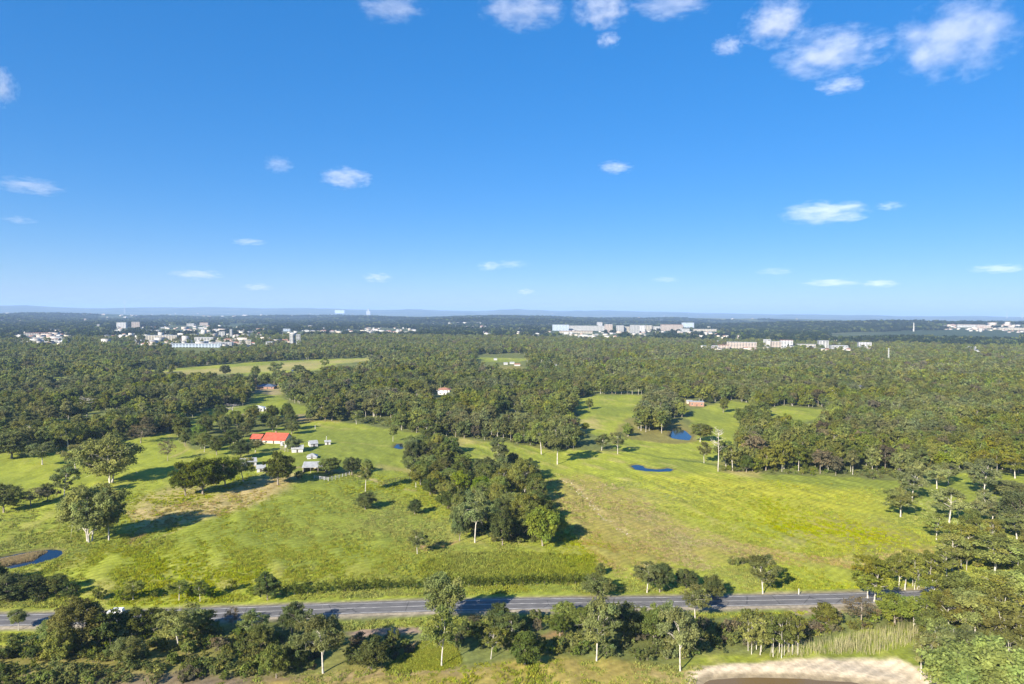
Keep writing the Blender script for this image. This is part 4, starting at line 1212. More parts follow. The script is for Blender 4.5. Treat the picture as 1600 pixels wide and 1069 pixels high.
fh = house('farmhouse', 'farmhouse with bright red roof among dark trees', 434, 693, 34, 13, 2.2, 4.0, 'wall_cream', 'red_roof', -0.10)
_w = MB(); _w.box(-17.5, -10.5, -3.5, 3.0, 0, 2.8); _w.build('wall', M['wall_cream'], fh)
_w = MB(); _w.gable(-18, -10.0, -5, 4.5, 2.75, 5.2, 0.14); _w.build('roof', M['red_roof'], fh)
_w = MB(); _w.box(-16, -14.5, -3.56, -3.49, 1.0, 2.2); _w.build('window', M['window'], fh)
_w = MB(); _w.box(-2.2, -1.2, 0.8, 1.8, 4.4, 7.4); _w.build('chimney', M['wall_brick'], fh)
house('long_shed', 'long shed with pale grey roof left of the farm sheds', 388, 729, 21, 8, 2.6, 1.5, 'wall_grey', 'tin', 0.45, 'gable', 'shed')
house('white_shed', 'small white shed half hidden behind the bushy dark tree', 408, 738, 11, 5, 2.2, 1.4, 'wall_grey', 'tin', 0.3, 'gable', 'shed')
house('white_shed', 'white shed with grey gabled roof in front of the farmhouse', 465, 707, 16, 7, 2.2, 1.9, 'wall_white', 'tin', 0.25, 'gable', 'shed')
house('grey_shed', 'small grey shed nearest the dark trees right of the farmhouse', 489, 698, 11, 6.5, 2.0, 1.6, 'wall_grey', 'tin', 0.5, 'gable', 'shed')
house('low_shelter', 'low white-roofed shelter on the grass above the barn', 488, 717, 14, 6, 1.0, 1.7, 'wall_grey', 'tin', 0.2, 'hip', 'shed')
house('small_hut', 'tiny grey hut with a pole beside it on the open grass', 512, 695, 8, 3.2, 1.9, 0.9, 'wall_grey', 'tin', 0.3, 'gable', 'hut')
house('open_barn', 'open-fronted barn with pale tin roof behind the round green tree', 494, 739, 34, 11, 3.2, 1.9, 'timber', 'tin', 0.10, 'gable', 'barn', None, True, True)
house('white_house', 'white-roofed house among trees behind the farm', 402, 643, 20, 10, 2.8, 1.8, 'wall_white', 'tin_white', 0.2, 'hip')
house('white_shed', 'little white shed right of the white-roofed house', 420, 644, 8, 5, 2.4, 1.2, 'wall_white', 'tin_white', 0.1, 'gable', 'shed')
house('blue_roofed_house', 'long house with dark blue roof at the far left field', 417, 608, 25, 12, 2.8, 2.4, 'wall_brick', 'blue_roof', 0.05, 'hip')
house('blue_roofed_house', 'small house with light blue roof below the far left field', 522, 601, 13, 9, 2.6, 1.6, 'wall_grey', 'sky_roof', 0.0, 'gable')
house('dark_shed', 'dark low shed at the wood edge above the farm', 502, 637, 15, 7, 2.4, 1.0, 'timber_dark', 'blue_roof', 0.0, 'skillion', 'shed')
house('red_roofed_house', 'white house with a red roof patch deep in the middle wood', 694, 613, 20, 11, 2.6, 2.0, 'wall_white', 'tile_roof', -0.1, 'hip', 'house', None, True, False, 1.6)
house('white_shed', 'white shed below the red-roofed house in the middle wood', 692, 617, 14, 6, 2.4, 1.0, 'wall_white', 'tin_white', -0.1, 'gable', 'shed', None, True, False, 1.5)
house('grey_shed', 'grey flat shed in the middle wood left of the red-roofed house', 682, 596, 22, 9, 2.4, 0.9, 'wall_grey', 'tin', 0.0, 'skillion', 'shed')
house('brick_building', 'low brick building with flat grey roof above the blue dam', 1088, 635, 21, 9, 4.2, 0.3, 'wall_brick', 'tin', -0.15, 'flat', 'building', None, True, False, 1.5)
house('brick_shed', 'small cream shed left of the low brick building', 1077, 631, 8, 6, 2.4, 1.0, 'wall_cream', 'tin', 0.0, 'gable', 'shed')
house('cream_house', 'two-storey cream house in the right wood', 1345, 612, 18, 11, 5.0, 2.2, 'wall_cream', 'dark_roof', 0.1, 'hip', 'house', None, True, False, 1.1)
house('red_roofed_house', 'small house with red roof in the right wood', 1245, 610, 16, 9, 2.8, 1.8, 'wall_white', 'tile_roof', 0.1, 'gable', 'house', None, True, False, 1.2)
house('white_shed', 'white shed between the red and the cream house in the right wood', 1300, 616, 8, 7, 2.6, 1.4, 'wall_white', 'tin_white', 0.0, 'gable', 'shed', None, True, False, 2.0)
house('grey_shed', 'grey roofed shed at the top of the far clearing', 848, 606, 13, 7, 2.6, 1.2, 'wall_pink', 'tin', 0.0, 'gable', 'shed', None, True, False, 1.5)
house('grey_shed', 'long grey roofed shed at the top of the far clearing, right of the other', 886, 609, 14, 7, 2.6, 1.2, 'wall_grey', 'tin', 0.0, 'gable', 'shed', None, True, False, 1.5)
_g = 'white sheds at the small clearing in the middle distance'
for px, py, w, rf, lb in ((774, 563, 5, 'tin_white', 'topmost tiny white shed at the small middle clearing'), (754, 574, 6, 'tin_white', 'lone tiny white shed left of the small middle clearing'),
                          (790, 570, 6, 'tin', 'grey-white shed in the row below the small middle clearing'), (800, 569, 7, 'tin_white', 'second shed in the row below the small middle clearing'),
                          (808, 572, 9, 'tile_roof', 'reddish shed at the end of the row below the small middle clearing'), (866, 573, 6, 'tin_white', 'lone white shed right of the small middle clearing'),
                          (934, 571, 7, 'tin_white', 'tiny white shed alone in the wood below the hospital-like blocks'), (858, 568, 5, 'tin', 'tiny grey shed left of the lone white shed')):
    house('white_shed', lb, px, py, w, 7, 2.6, 1.2, 'wall_white', rf, 0.1, 'gable', 'shed', _g, False, False, 3.0)

# tank stands by the farmhouse, silo, poles
def tank_stand(px, py, ptop, label):
    x, y, z = at(px, py); h = rise(px, ptop, x, y) - z
    root = thing('water_tank_stand', label, 'water tank', (x, y, z - 0.1))
    for a, b_ in ((-1, -1), (1, -1), (1, 1), (-1, 1)):
        m = MB(); m.tube([(a * 0.9, b_ * 0.9, 0), (a * 0.8, b_ * 0.8, h * 0.55)], [0.1, 0.1], 5); m.build('leg', M['timber'], root)
    m = MB(); m.box(-1.2, 1.2, -1.2, 1.2, h * 0.55, h * 0.59); m.build('platform', M['timber'], root)
    m = MB(); m.tube([(0, 0, h * 0.592), (0, 0, h * 0.95), (0, 0, h)], [1.0, 1.0, 0.15], 14); m.build('tank', M['galv'], root)
tank_stand(441, 703, 690, 'pale water tank on a stand beside the farmhouse, left one')
tank_stand(447.5, 706, 693, 'pale water tank on a stand beside the farmhouse, right one')
def silo(px, py, ptop, wpx, label, mat='tin_white'):
    x, y, z = at(px, py); h = rise(px, ptop, x, y) - z; r = wpx * math.hypot(x, y) / FPX / 2
    root = thing('silo', label, 'silo', (x, y, z - 0.1))
    m = MB(); m.tube([(0, 0, 0), (0, 0, h * 0.85)], [r, r], 16); m.build('drum', M[mat], root)
    m = MB(); m.tube([(0, 0, h * 0.852), (0, 0, h)], [r * 1.05, r * 0.1], 16); m.build('cap', M['tin'], root)
    YARDS.append((x, y, 14))
silo(457, 587, 577, 3.4, 'white silo standing at the edge of the far left field')

def pole(px, py, ptop, label, arms=1, r=0.14, mat='timber', arm_w=2.2):
    x, y, z = at(px, py); h = rise(px, ptop, x, y) - z
    root = thing('utility_pole', label, 'pole', (x, y, z - 0.2), 0.3)
    m = MB(); m.tube([(0, 0, 0), (0, 0, h)], [r, r * 0.7], 7); m.build('post', M[mat], root)
    for i in range(arms):
        q = h - 0.5 - i * 1.2
        m = MB(); m.box(-arm_w / 2, arm_w / 2, -0.16, -0.04 + 0.0, q, q + 0.14); m.build('crossarm', M[mat], root)
        for sx in (-0.85, 0.85):
            m = MB(); m.tube([(sx * arm_w / 2, -0.1, q + 0.14), (sx * arm_w / 2, -0.1, q + 0.4)], [0.06, 0.04], 6); m.build('insulator', M['wall_white'], root)
    return root
pole(510, 693, 681, 'white pole standing beside the tiny grey hut', 0, 0.22, 'wall_white')
pole(492.5, 670, 664, 'short white post in the grass right of the farmhouse trees', 0, 0.22, 'wall_white')
pole(92, 658, 644, 'white pole at the left grass strip, right one', 1, 0.3, 'wall_white')
pole(49, 656, 646, 'white pole at the left grass strip, left one', 1, 0.3, 'wall_white')
pole(1209, 698, 676, 'slim grey pole in front of the right wood', 1, 0.2, 'galv')
pole(1596, 670, 652, 'slim white pole at the right edge of the wood', 1, 0.3, 'wall_white')
pole(1292, 648, 638, 'white pole right of the small right glade', 0, 0.35, 'wall_white')

# rail fence of the stock yard
def fence(pts, label, h=1.5, step=2.6, rails=3, post=0.11, mat='timber', name='rail_fence'):
    L = [np.array(at(*p)) for p in pts]
    o0 = L[0]
    root = thing(name, label, 'fence', tuple(o0))
    for a, b_ in zip(L[:-1], L[1:]):
        ln = np.linalg.norm(b_[:2] - a[:2]); n = max(1, int(round(ln / step)))
        for i in range(n):
            p = a + (b_ - a) * i / n - o0; q = a + (b_ - a) * (i + 1) / n - o0
            m = MB(); m.tube([(p[0], p[1], p[2] - 0.2), (p[0], p[1], p[2] + h)], [post, post], 6); m.build('post', M[mat], root)
            for r_ in range(rails):
                zz = h * (0.35 + 0.28 * r_)
                m = MB(); m.tube([(p[0], p[1] - post, p[2] + zz), (q[0], q[1] - post, q[2] + zz)], [0.06, 0.06], 5); m.build('rail', M[mat], root)
    e = L[-1] - o0
    m = MB(); m.tube([(e[0], e[1], e[2] - 0.2), (e[0], e[1], e[2] + h)], [post, post], 6); m.build('post', M[mat], root)
fence([(491, 748), (500, 749.5), (513, 751), (530, 747.5), (546, 742.5)], 'pale timber rail fence of the stock yard in front of the barn', 1.9, 2.6, 3, 0.16, 'wall_grey')
fence([(600, 757), (618, 752), (640, 750)], 'short dark rails added in place of a shadow at the farm track end', 1.7, 2.4, 4, 0.12, 'timber_dark')  # dark rails added to stand in for a shadow on the grass
pole(1248, 930, 919, 'white marker post on the far verge of the road', 0, 0.18, 'wall_white')
pole(1414, 922, 911, 'white marker post beside the road left of the blue car', 0, 0.2, 'wall_white')

# ---- vehicles
M['car_white'] = plain_mat('car_white', (0.82, 0.82, 0.82), 0.25, 0.05, 0.5, 0.0, 0.6)
M['car_blue'] = plain_mat('car_blue', (0.42, 0.52, 0.62), 0.25, 0.05, 0.5, 0.0, 0.6)
M['tyre'] = plain_mat('tyre', (0.02, 0.02, 0.02), 0.9, 0.2, 3.0)
M['lamp'] = plain_mat('lamp', (0.7, 0.68, 0.6), 0.2, 0.1, 3.0)
M['tail'] = plain_mat('tail', (0.35, 0.02, 0.02), 0.3, 0.1, 3.0)
def car(label, x, y, z, rz, paint, van=False):
    root = thing('car', label, 'car', (x, y, z), rz)
    hw = 0.92
    if van:
        low = [(-2.35, 0.35), (2.35, 0.35), (2.4, 0.75), (2.1, 1.0), (1.25, 1.08), (-2.35, 1.08)]
        top = [(-2.35, 1.08), (1.25, 1.08), (0.75, 1.72), (-2.2, 1.80)]
    else:
        low = [(-2.25, 0.35), (2.25, 0.35), (2.28, 0.68), (2.0, 0.86), (1.0, 0.95), (-1.9, 0.98), (-2.28, 0.85)]
        top = [(-1.75, 0.97), (1.0, 0.95), (0.25, 1.42), (-1.1, 1.46)]
    def prism(m, prof, w0, w1):
        n = len(prof)
        V = [(p[0], -(w0 if p[1] < 1.2 else w1), p[1]) for p in prof] + [(p[0], (w0 if p[1] < 1.2 else w1), p[1]) for p in prof]
        F = [tuple(range(n))[::-1], tuple(range(n, 2 * n))] + [(i, (i + 1) % n, n + (i + 1) % n, n + i) for i in range(n)]
        m.add(V, F)
    m = MB(); prism(m, low, hw, hw); prism(m, top, hw - 0.06, hw - 0.2); m.build('body', M[paint], root)
    zt = top[2][1] - 0.12; zb = top[1][1] + 0.06
    for sg in (-1, 1):
        xa, xb = top[0][0] + 0.25, top[1][0] - 0.35
        m = MB()
        ya, yb = sg * (hw - 0.05), sg * (hw - 0.155)
        m.add([(xa, ya, zb), (xb, ya, zb), (xb - 0.45, yb, zt), (xa + 0.2, yb, zt)], [(0, 1, 2, 3)])
        m.build('window', M['window'], root)
    m = MB(); c = top[1]; d = top[2]
    m.add([(c[0] + 0.02, -hw + 0.2, c[1] + 0.05), (c[0] + 0.02, hw - 0.2, c[1] + 0.05), (d[0] + 0.08, hw - 0.3, d[1] - 0.08), (d[0] + 0.08, -hw + 0.3, d[1] - 0.08)], [(0, 1, 2, 3)])
    m.build('windscreen', M['window'], root)
    for xx in (-1.4, 1.4):
        for sg in (-1, 1):
            m = MB(); m.tube([(xx, sg * (hw + 0.01), 0.33), (xx, sg * (hw - 0.22), 0.33)], [0.33, 0.33], 14); wo = m.build('wheel', M['tyre'], root)
            m = MB(); m.tube([(xx, sg * (hw + 0.02), 0.33), (xx, sg * (hw - 0.05), 0.33)], [0.19, 0.19], 10); m.build('rim', M['galv'], wo)
    for sg in (-1, 1):
        m = MB(); m.box(2.2, 2.31, sg * 0.62 - 0.17, sg * 0.62 + 0.17, 0.6, 0.74); m.build('headlight', M['lamp'], root)
        m = MB(); m.box(-2.38, -2.28, sg * 0.68 - 0.12, sg * 0.68 + 0.12, 0.68, 0.9); m.build('tail_light', M['tail'], root)
def on_road(px, py, off):
    x = at(px, py)[0]
    i = int(np.argmin(np.abs(ROADX - x)))
    p = ROAD[i] + rn[i] * off
    return p[0], p[1], rz[i] + 0.31, math.atan2(rt[i][1], rt[i][0])
_x, _y, _z, _a = on_road(177, 959, 1.9)
car('white van driving on the far lane behind the dark roadside trees', _x, _y, _z, _a + math.pi, 'car_white', True)
_x, _y, _z, _a = on_road(1455, 927, 2.0)
car('pale blue car on the road half hidden by trees at the right', _x, _y, _z, _a + math.pi, 'car_blue')
x_, y_, z_ = at(1455, 919)
car('pale blue car parked beyond the road among thin white trees', x_, y_, z_ + 0.05, _a + 0.4, 'car_blue', True)

def block(name, label, px, py, wpx, hpx, wall='wall_white', roof='tin', depth=18.0, rz=0.0, group=None, bays=True, cat='building', clear=1.0):
    x, y, z = at(px, py)
    dist = math.hypot(x, y)
    w = wpx * dist / FPX; h = max(hpx * 0.85 * dist / FPX, 3.0)
    wall = {'wall_white': 'block_white', 'wall_cream': 'block_cream'}.get(wall, wall); roof = {'tin_white': 'tin'}.get(roof, roof)
    root = thing(name, label, cat, (x, y + depth / 2, z - 1.0), rz - math.atan2(x, y) * 0.5, group)
    YARDS.append((x, y, w * 0.5 * clear + 16)); YARDS.append((x * 0.985, y * 0.985, w * 0.5 * clear + 12))
    h += 1.0
    m = MB(); m.box(-w / 2, w / 2, -depth / 2, depth / 2, 0, h); m.build('wall', M[wall], root)
    m = MB(); m.box(-w / 2 - 0.3, w / 2 + 0.3, -depth / 2 - 0.3, depth / 2 + 0.3, h + 0.02, h + 0.7); m.build('roof', M[roof], root)
    if bays and h > 6:
        st = max(2, int(round(h / 3.6)))
        n = max(2, int(w / 7.0))
        for s in range(st):
            z0 = h * (s + 0.32) / st; z1 = h * (s + 0.78) / st
            m = MB()
            for i in range(n):
                a = -w / 2 + w * (i + 0.14) / n; b_ = -w / 2 + w * (i + 0.86) / n
                m.box(a, b_, -depth / 2 - 0.12, -depth / 2 + 0.05, z0, z1)
            for sg in (-1, 1):
                m.box(sg * w / 2 - 0.12, sg * w / 2 + 0.12, -depth * 0.4, depth * 0.4, z0, z1)
            m.build('window_band', M['window'], root)
    return root

for a in (
    ('hospital_block', 'left end block of the long pale complex on the horizon', 876, 517, 25, 11, 'wall_blue', 'tin'),
    ('hospital_wing', 'long low white wing joining the blocks of the pale complex', 918, 517, 58, 9, 'wall_white', 'tin_white'),
    ('plant_room', 'small box raised above the long low white wing', 937, 513, 8, 11, 'wall_grey', 'tin'),
    ('pink_block', 'pinkish block at the middle of the long pale complex', 951, 519, 12, 14, 'wall_pink', 'tin'),
    ('hospital_block', 'white slab at the centre of the pale complex, left end of the row', 969, 520, 11, 13, 'wall_white', 'tin_white'),
    ('hospital_block', 'lower cream slab second in the centre row of the pale complex', 980, 520, 9, 11, 'wall_cream', 'tin'),
    ('hospital_block', 'large white slab with rows of windows, centre of the pale complex', 992, 521, 14, 15, 'wall_white', 'tin_white'),
    ('hospital_block', 'grey slab right of the large white slab of the pale complex', 1004, 520, 9, 13, 'wall_grey', 'tin_white'),
    ('hospital_block', 'cream slab right of the grey slab of the pale complex', 1014, 519, 10, 12, 'wall_cream', 'tin_white'),
    ('hospital_block', 'white low slab left of the long reddish block', 1026, 519, 12, 10, 'wall_white', 'tin_white'),
    ('red_block', 'long reddish block at the right end of the pale complex', 1050, 517, 34, 11, 'wall_pink', 'tile_roof'),
    ('grey_block', 'grey-blue block behind the right end of the pale complex', 1075, 514, 18, 11, 'wall_blue', 'tin'),
    ('white_hall', 'bright white low hall below the reddish block', 1070, 519, 15, 6, 'wall_white', 'tin_white'),
    ('terrace', 'long terracotta-roofed terrace below the left end of the pale complex', 900, 521, 52, 4, 'wall_cream', 'tile_roof'),
    ('white_hall', 'row of low pale roofs right of the white hall', 1102, 518, 34, 4, 'wall_cream', 'tin_white'),
    ('four_storey_block', 'four-storey brownish block in the right wood, the widest there', 1160, 545, 42, 11, 'wall_pink', 'tin'),
    ('white_hall', 'white roofed hall left of the four-storey block', 1112, 545, 20, 5, 'wall_white', 'tin_white'),
    ('brick_hall', 'terracotta hall touching the left end of the four-storey block', 1132, 545, 16, 6, 'wall_pink', 'tile_roof'),
    ('block', 'pinkish block right of the four-storey block', 1214, 543, 13, 10, 'wall_pink', 'tin'),
    ('block', 'grey-pink block furthest right of the four-storey group', 1230, 542, 17, 11, 'wall_grey', 'tile_roof'),
    ('white_box', 'white box building behind the four-storey group', 1200, 541, 10, 11, 'wall_white', 'tin_white'),
    ('flat_hall', 'long low cream hall right of the four-storey group', 1264, 543, 28, 5, 'wall_cream', 'tin'),
    ('white_block', 'white stepped block with crane-like roof right of the long cream hall', 1288, 544, 13, 12, 'wall_white', 'tin_white'),
    ('flat_hall', 'white flat hall right of the white stepped block', 1313, 546, 22, 6, 'wall_white', 'tin_white'),
    ('glass_block', 'grey-white office block at the right end of the wood buildings', 1353, 545, 16, 10, 'wall_grey', 'tin_white'),
    ('flat_hall', 'small white hall alone far right in the wood', 1518, 547, 14, 5, 'wall_white', 'tin_white'),
    ('warehouse', 'long white warehouse with red roof at the right skyline', 1518, 512, 30, 4.5, 'wall_white', 'tile_roof'),
    ('warehouse', 'long pink warehouse right of the red-roofed one at the skyline', 1543, 513, 22, 4, 'wall_pink', 'tin_white'),
    ('warehouse', 'pale warehouse at the right edge of the skyline', 1585, 516, 34, 3.5, 'wall_cream', 'tin'),
    ('apartment_block', 'left tower of the two white towers beyond the left wood', 455, 537, 5, 16, 'wall_white', 'tin'),
    ('apartment_block', 'right tower of the two white towers beyond the left wood', 464.5, 538, 6, 17, 'wall_white', 'tin'),
    ('white_hall', 'bright white box at the edge of the left wood', 420, 540, 9, 6, 'wall_white', 'tin_white'),
    ('apartment_strip', 'long cream apartment strip in the left town', 251, 533, 40, 9, 'wall_cream', 'tin'),
    ('stand', 'long pale grandstand-like hall in front of the left town', 306, 543, 64, 6, 'wall_blue', 'tin'),
    ('apartment_block', 'row of pale columns behind the grandstand-like hall', 318, 536, 26, 9, 'wall_white', 'tin'),
    ('apartment_block', 'cream apartment block right of the grandstand-like hall', 348, 541, 22, 6, 'wall_white', 'tin'),
    ('apartment_block', 'pale apartment block at the right of the left town', 381, 540, 16, 9, 'wall_cream', 'tin'),
    ('apartment_block', 'white tower in the left town, the tallest thin one', 360, 526, 3, 12, 'wall_white', 'tin'),
    ('apartment_block', 'white block beside the thin tower of the left town', 346, 526, 8, 8, 'wall_white', 'tin'),
    ('apartment_block', 'orange-brown block right of the left town', 406, 519, 11, 6, 'wall_pink', 'tile_roof'),
    ('white_hall', 'pale blue-white hall right of the orange-brown block', 447, 518, 10, 4.5, 'wall_blue', 'tin_white'),
    ('apartment_block', 'grey block of the left skyline, wider of two', 189, 513, 12, 9, 'wall_grey', 'tin'),
    ('apartment_block', 'brown block of the left skyline, right of the grey one', 211, 512, 10, 9, 'wall_pink', 'tin'),
    ('apartment_block', 'thin white tower of the left skyline', 152.5, 514, 3, 7, 'wall_white', 'tin'),
    ('apartment_block', 'small red and white tower of the left skyline', 132.5, 504, 2.5, 6, 'wall_pink', 'tin'),
    ('white_hall', 'white-roofed hall at the left town, left group upper', 48, 525, 16, 4, 'wall_white', 'tile_roof'),
    ('white_hall', 'pinkish hall at the left town, left group right of the white one', 70, 525, 26, 4.5, 'wall_pink', 'tile_roof'),
    ('apartment_block', 'blue-grey apartments at the right of the left group', 95, 535, 15, 7, 'wall_blue', 'tin'),
    ('apartment_block', 'white apartments left of the blue-grey apartments', 79, 536, 16, 6, 'wall_white', 'tile_roof'),
    ('white_hall', 'white hall at the front of the left group', 61, 532, 9, 3.5, 'wall_white', 'tin'),
    ('white_hall', 'pale block behind the left town, left of two', 297, 510, 10, 4.5, 'wall_white', 'tin'),
    ('brick_hall', 'reddish block behind the left town, right of two', 318, 509, 11, 5, 'wall_pink', 'tile_roof'),
):
    block(*a, rz=RNG.uniform(-0.15, 0.15))
# very far landmarks
block('white_tower', 'cluster of tiny white towers standing on the horizon', 575, 492, 6, 7, 'wall_white', 'tin_white', 120, bays=False)
block('white_tower', 'tallest white tower of the tiny cluster on the horizon', 575, 492, 2, 11, 'wall_white', 'tin_white', 100, bays=False)
block('pale_block', 'pale blue block on the horizon left of the white towers', 530, 490, 14, 6, 'wall_blue', 'tin', 150, bays=False)

def mast(px, py, ptop, label, w=3.0, arms=0, mat='galv', sc=1.0):
    x, y, z = at(px, py); h = rise(px, ptop, x, y) - z
    root = thing('lattice_mast', label, 'mast', (x, y, z - 1))
    n = 8
    for a, b_ in ((-1, -1), (1, -1), (1, 1), (-1, 1)):
        m = MB(); m.tube([(a * w, b_ * w, 0), (a * w * 0.25, b_ * w * 0.25, h)], [0.5 * sc, 0.3 * sc], 4); m.build('leg', M[mat], root)
    m = MB()
    for i in range(n):
        f0, f1 = 1 - 0.75 * i / n, 1 - 0.75 * (i + 1) / n
        m.tube([(-w * f0, -w * f0, h * i / n), (w * f1, -w * f1, h * (i + 1) / n)], [0.3 * sc, 0.3 * sc], 3)
        m.tube([(w * f0, -w * f0, h * i / n), (-w * f1, -w * f1, h * (i + 1) / n)], [0.3 * sc, 0.3 * sc], 3)
    m.build('bracing', M[mat], root)
    for i in range(arms):
        q = h * (0.95 - 0.12 * i); m = MB(); m.tube([(-w * 2.2, 0, q), (w * 2.2, 0, q)], [0.3 * sc, 0.3 * sc], 4); m.build('crossarm', M[mat], root)
mast(195, 490, 469, 'tall thin lattice mast on the left horizon', 10, 0, 'wall_grey', 3.0)
mast(1388, 569, 543, 'thin steel pylon rising from the right wood', 1.3, 2, 'galv', 0.5)
mast(1427.5, 518, 504, 'white floodlight-like tower on the right horizon', 2.2, 1, 'wall_white', 1.6)
mast(1573, 498, 486, 'left one of the faint masts on the right horizon', 10, 0, 'wall_grey', 2.5)
mast(1597, 498, 488, 'faint mast at the right edge of the horizon', 10, 0, 'wall_grey', 2.5)

_walls = ['wall_white', 'wall_white', 'wall_cream', 'wall_cream', 'wall_pink', 'wall_grey']
_roofs = ['tile_roof', 'tin', 'tin_white', 'dark_roof', 'tile_roof', 'tin_white']
_rg = random.Random(77)
for x0, x1, y0, y1, n, lb, gp in (
    (30, 110, 522, 537, 20, ' in the left town, left group', 'houses of the left group'),
    (205, 300, 526, 541, 16, ' in the left town, centre group', 'houses of the middle left town'),
    (300, 400, 514, 540, 26, ' among the left town blocks', 'houses among the left blocks'),
    (165, 345, 505, 522, 26, ' behind the left town', 'houses behind the left town'),
    (395, 470, 512, 538, 12, ' by the two towers', 'houses near the two white towers'),
    (470, 600, 508, 520, 24, ' in dark far woods', 'houses left of centre'),
    (600, 650, 509, 522, 9, ' centre-left far woods', 'houses at centre left'),
    (665, 752, 507, 513, 20, ' in the thin far row', 'houses in the thin far row'),
    (750, 860, 508, 524, 16, ' left of the pale complex', 'houses left of the complex'),
    (852, 1000, 519, 530, 20, ' below the pale complex', 'houses below the complex'),
    (1000, 1160, 512, 522, 18, ' beyond the pale complex', 'houses right of the complex'),
    (1090, 1330, 538, 548, 14, ' by the four-storey block', 'houses by the right blocks'),
    (1400, 1600, 538, 550, 10, ' in the far right wood', 'houses in the far right wood'),
    (1470, 1600, 508, 518, 18, ' under the right skyline', 'houses at the right skyline'),
    (0, 420, 488, 503, 26, ' near the left horizon', 'houses near the left horizon'),
    (420, 1200, 490, 502, 22, ' near the middle horizon', 'houses near the middle horizon'),
):
    for _ in range(n):
        px, py = _rg.uniform(x0, x1), _rg.uniform(y0, y1)
        big = 1.0 if py > 505 else 1.8
        x, y, z = at(px, py)
        sc = math.hypot(x, y) / FPX
        wl_, rf_, kd_ = _rg.choice(_walls), _rg.choice(_roofs), _rg.choice(('gable', 'hip', 'flat'))
        th_ = (px - x0) / (x1 - x0)
        lb_ = f"{WNAME[wl_]} house with {RNAME[rf_]} {kd_ if kd_ != 'gable' else 'gabled'} roof{lb}, {'left' if th_ < .34 else 'middle' if th_ < .67 else 'right'} of it"
        house('town_house', lb_, px, py, max(2.2, _rg.uniform(12, 22) * big / sc), _rg.uniform(10, 15) * big, _rg.choice((3.5, 4, 6.5)) * big, 2.2 * big, wl_, rf_,
              _rg.uniform(-0.6, 0.6), kd_, 'house', gp, False, False, 0.9)

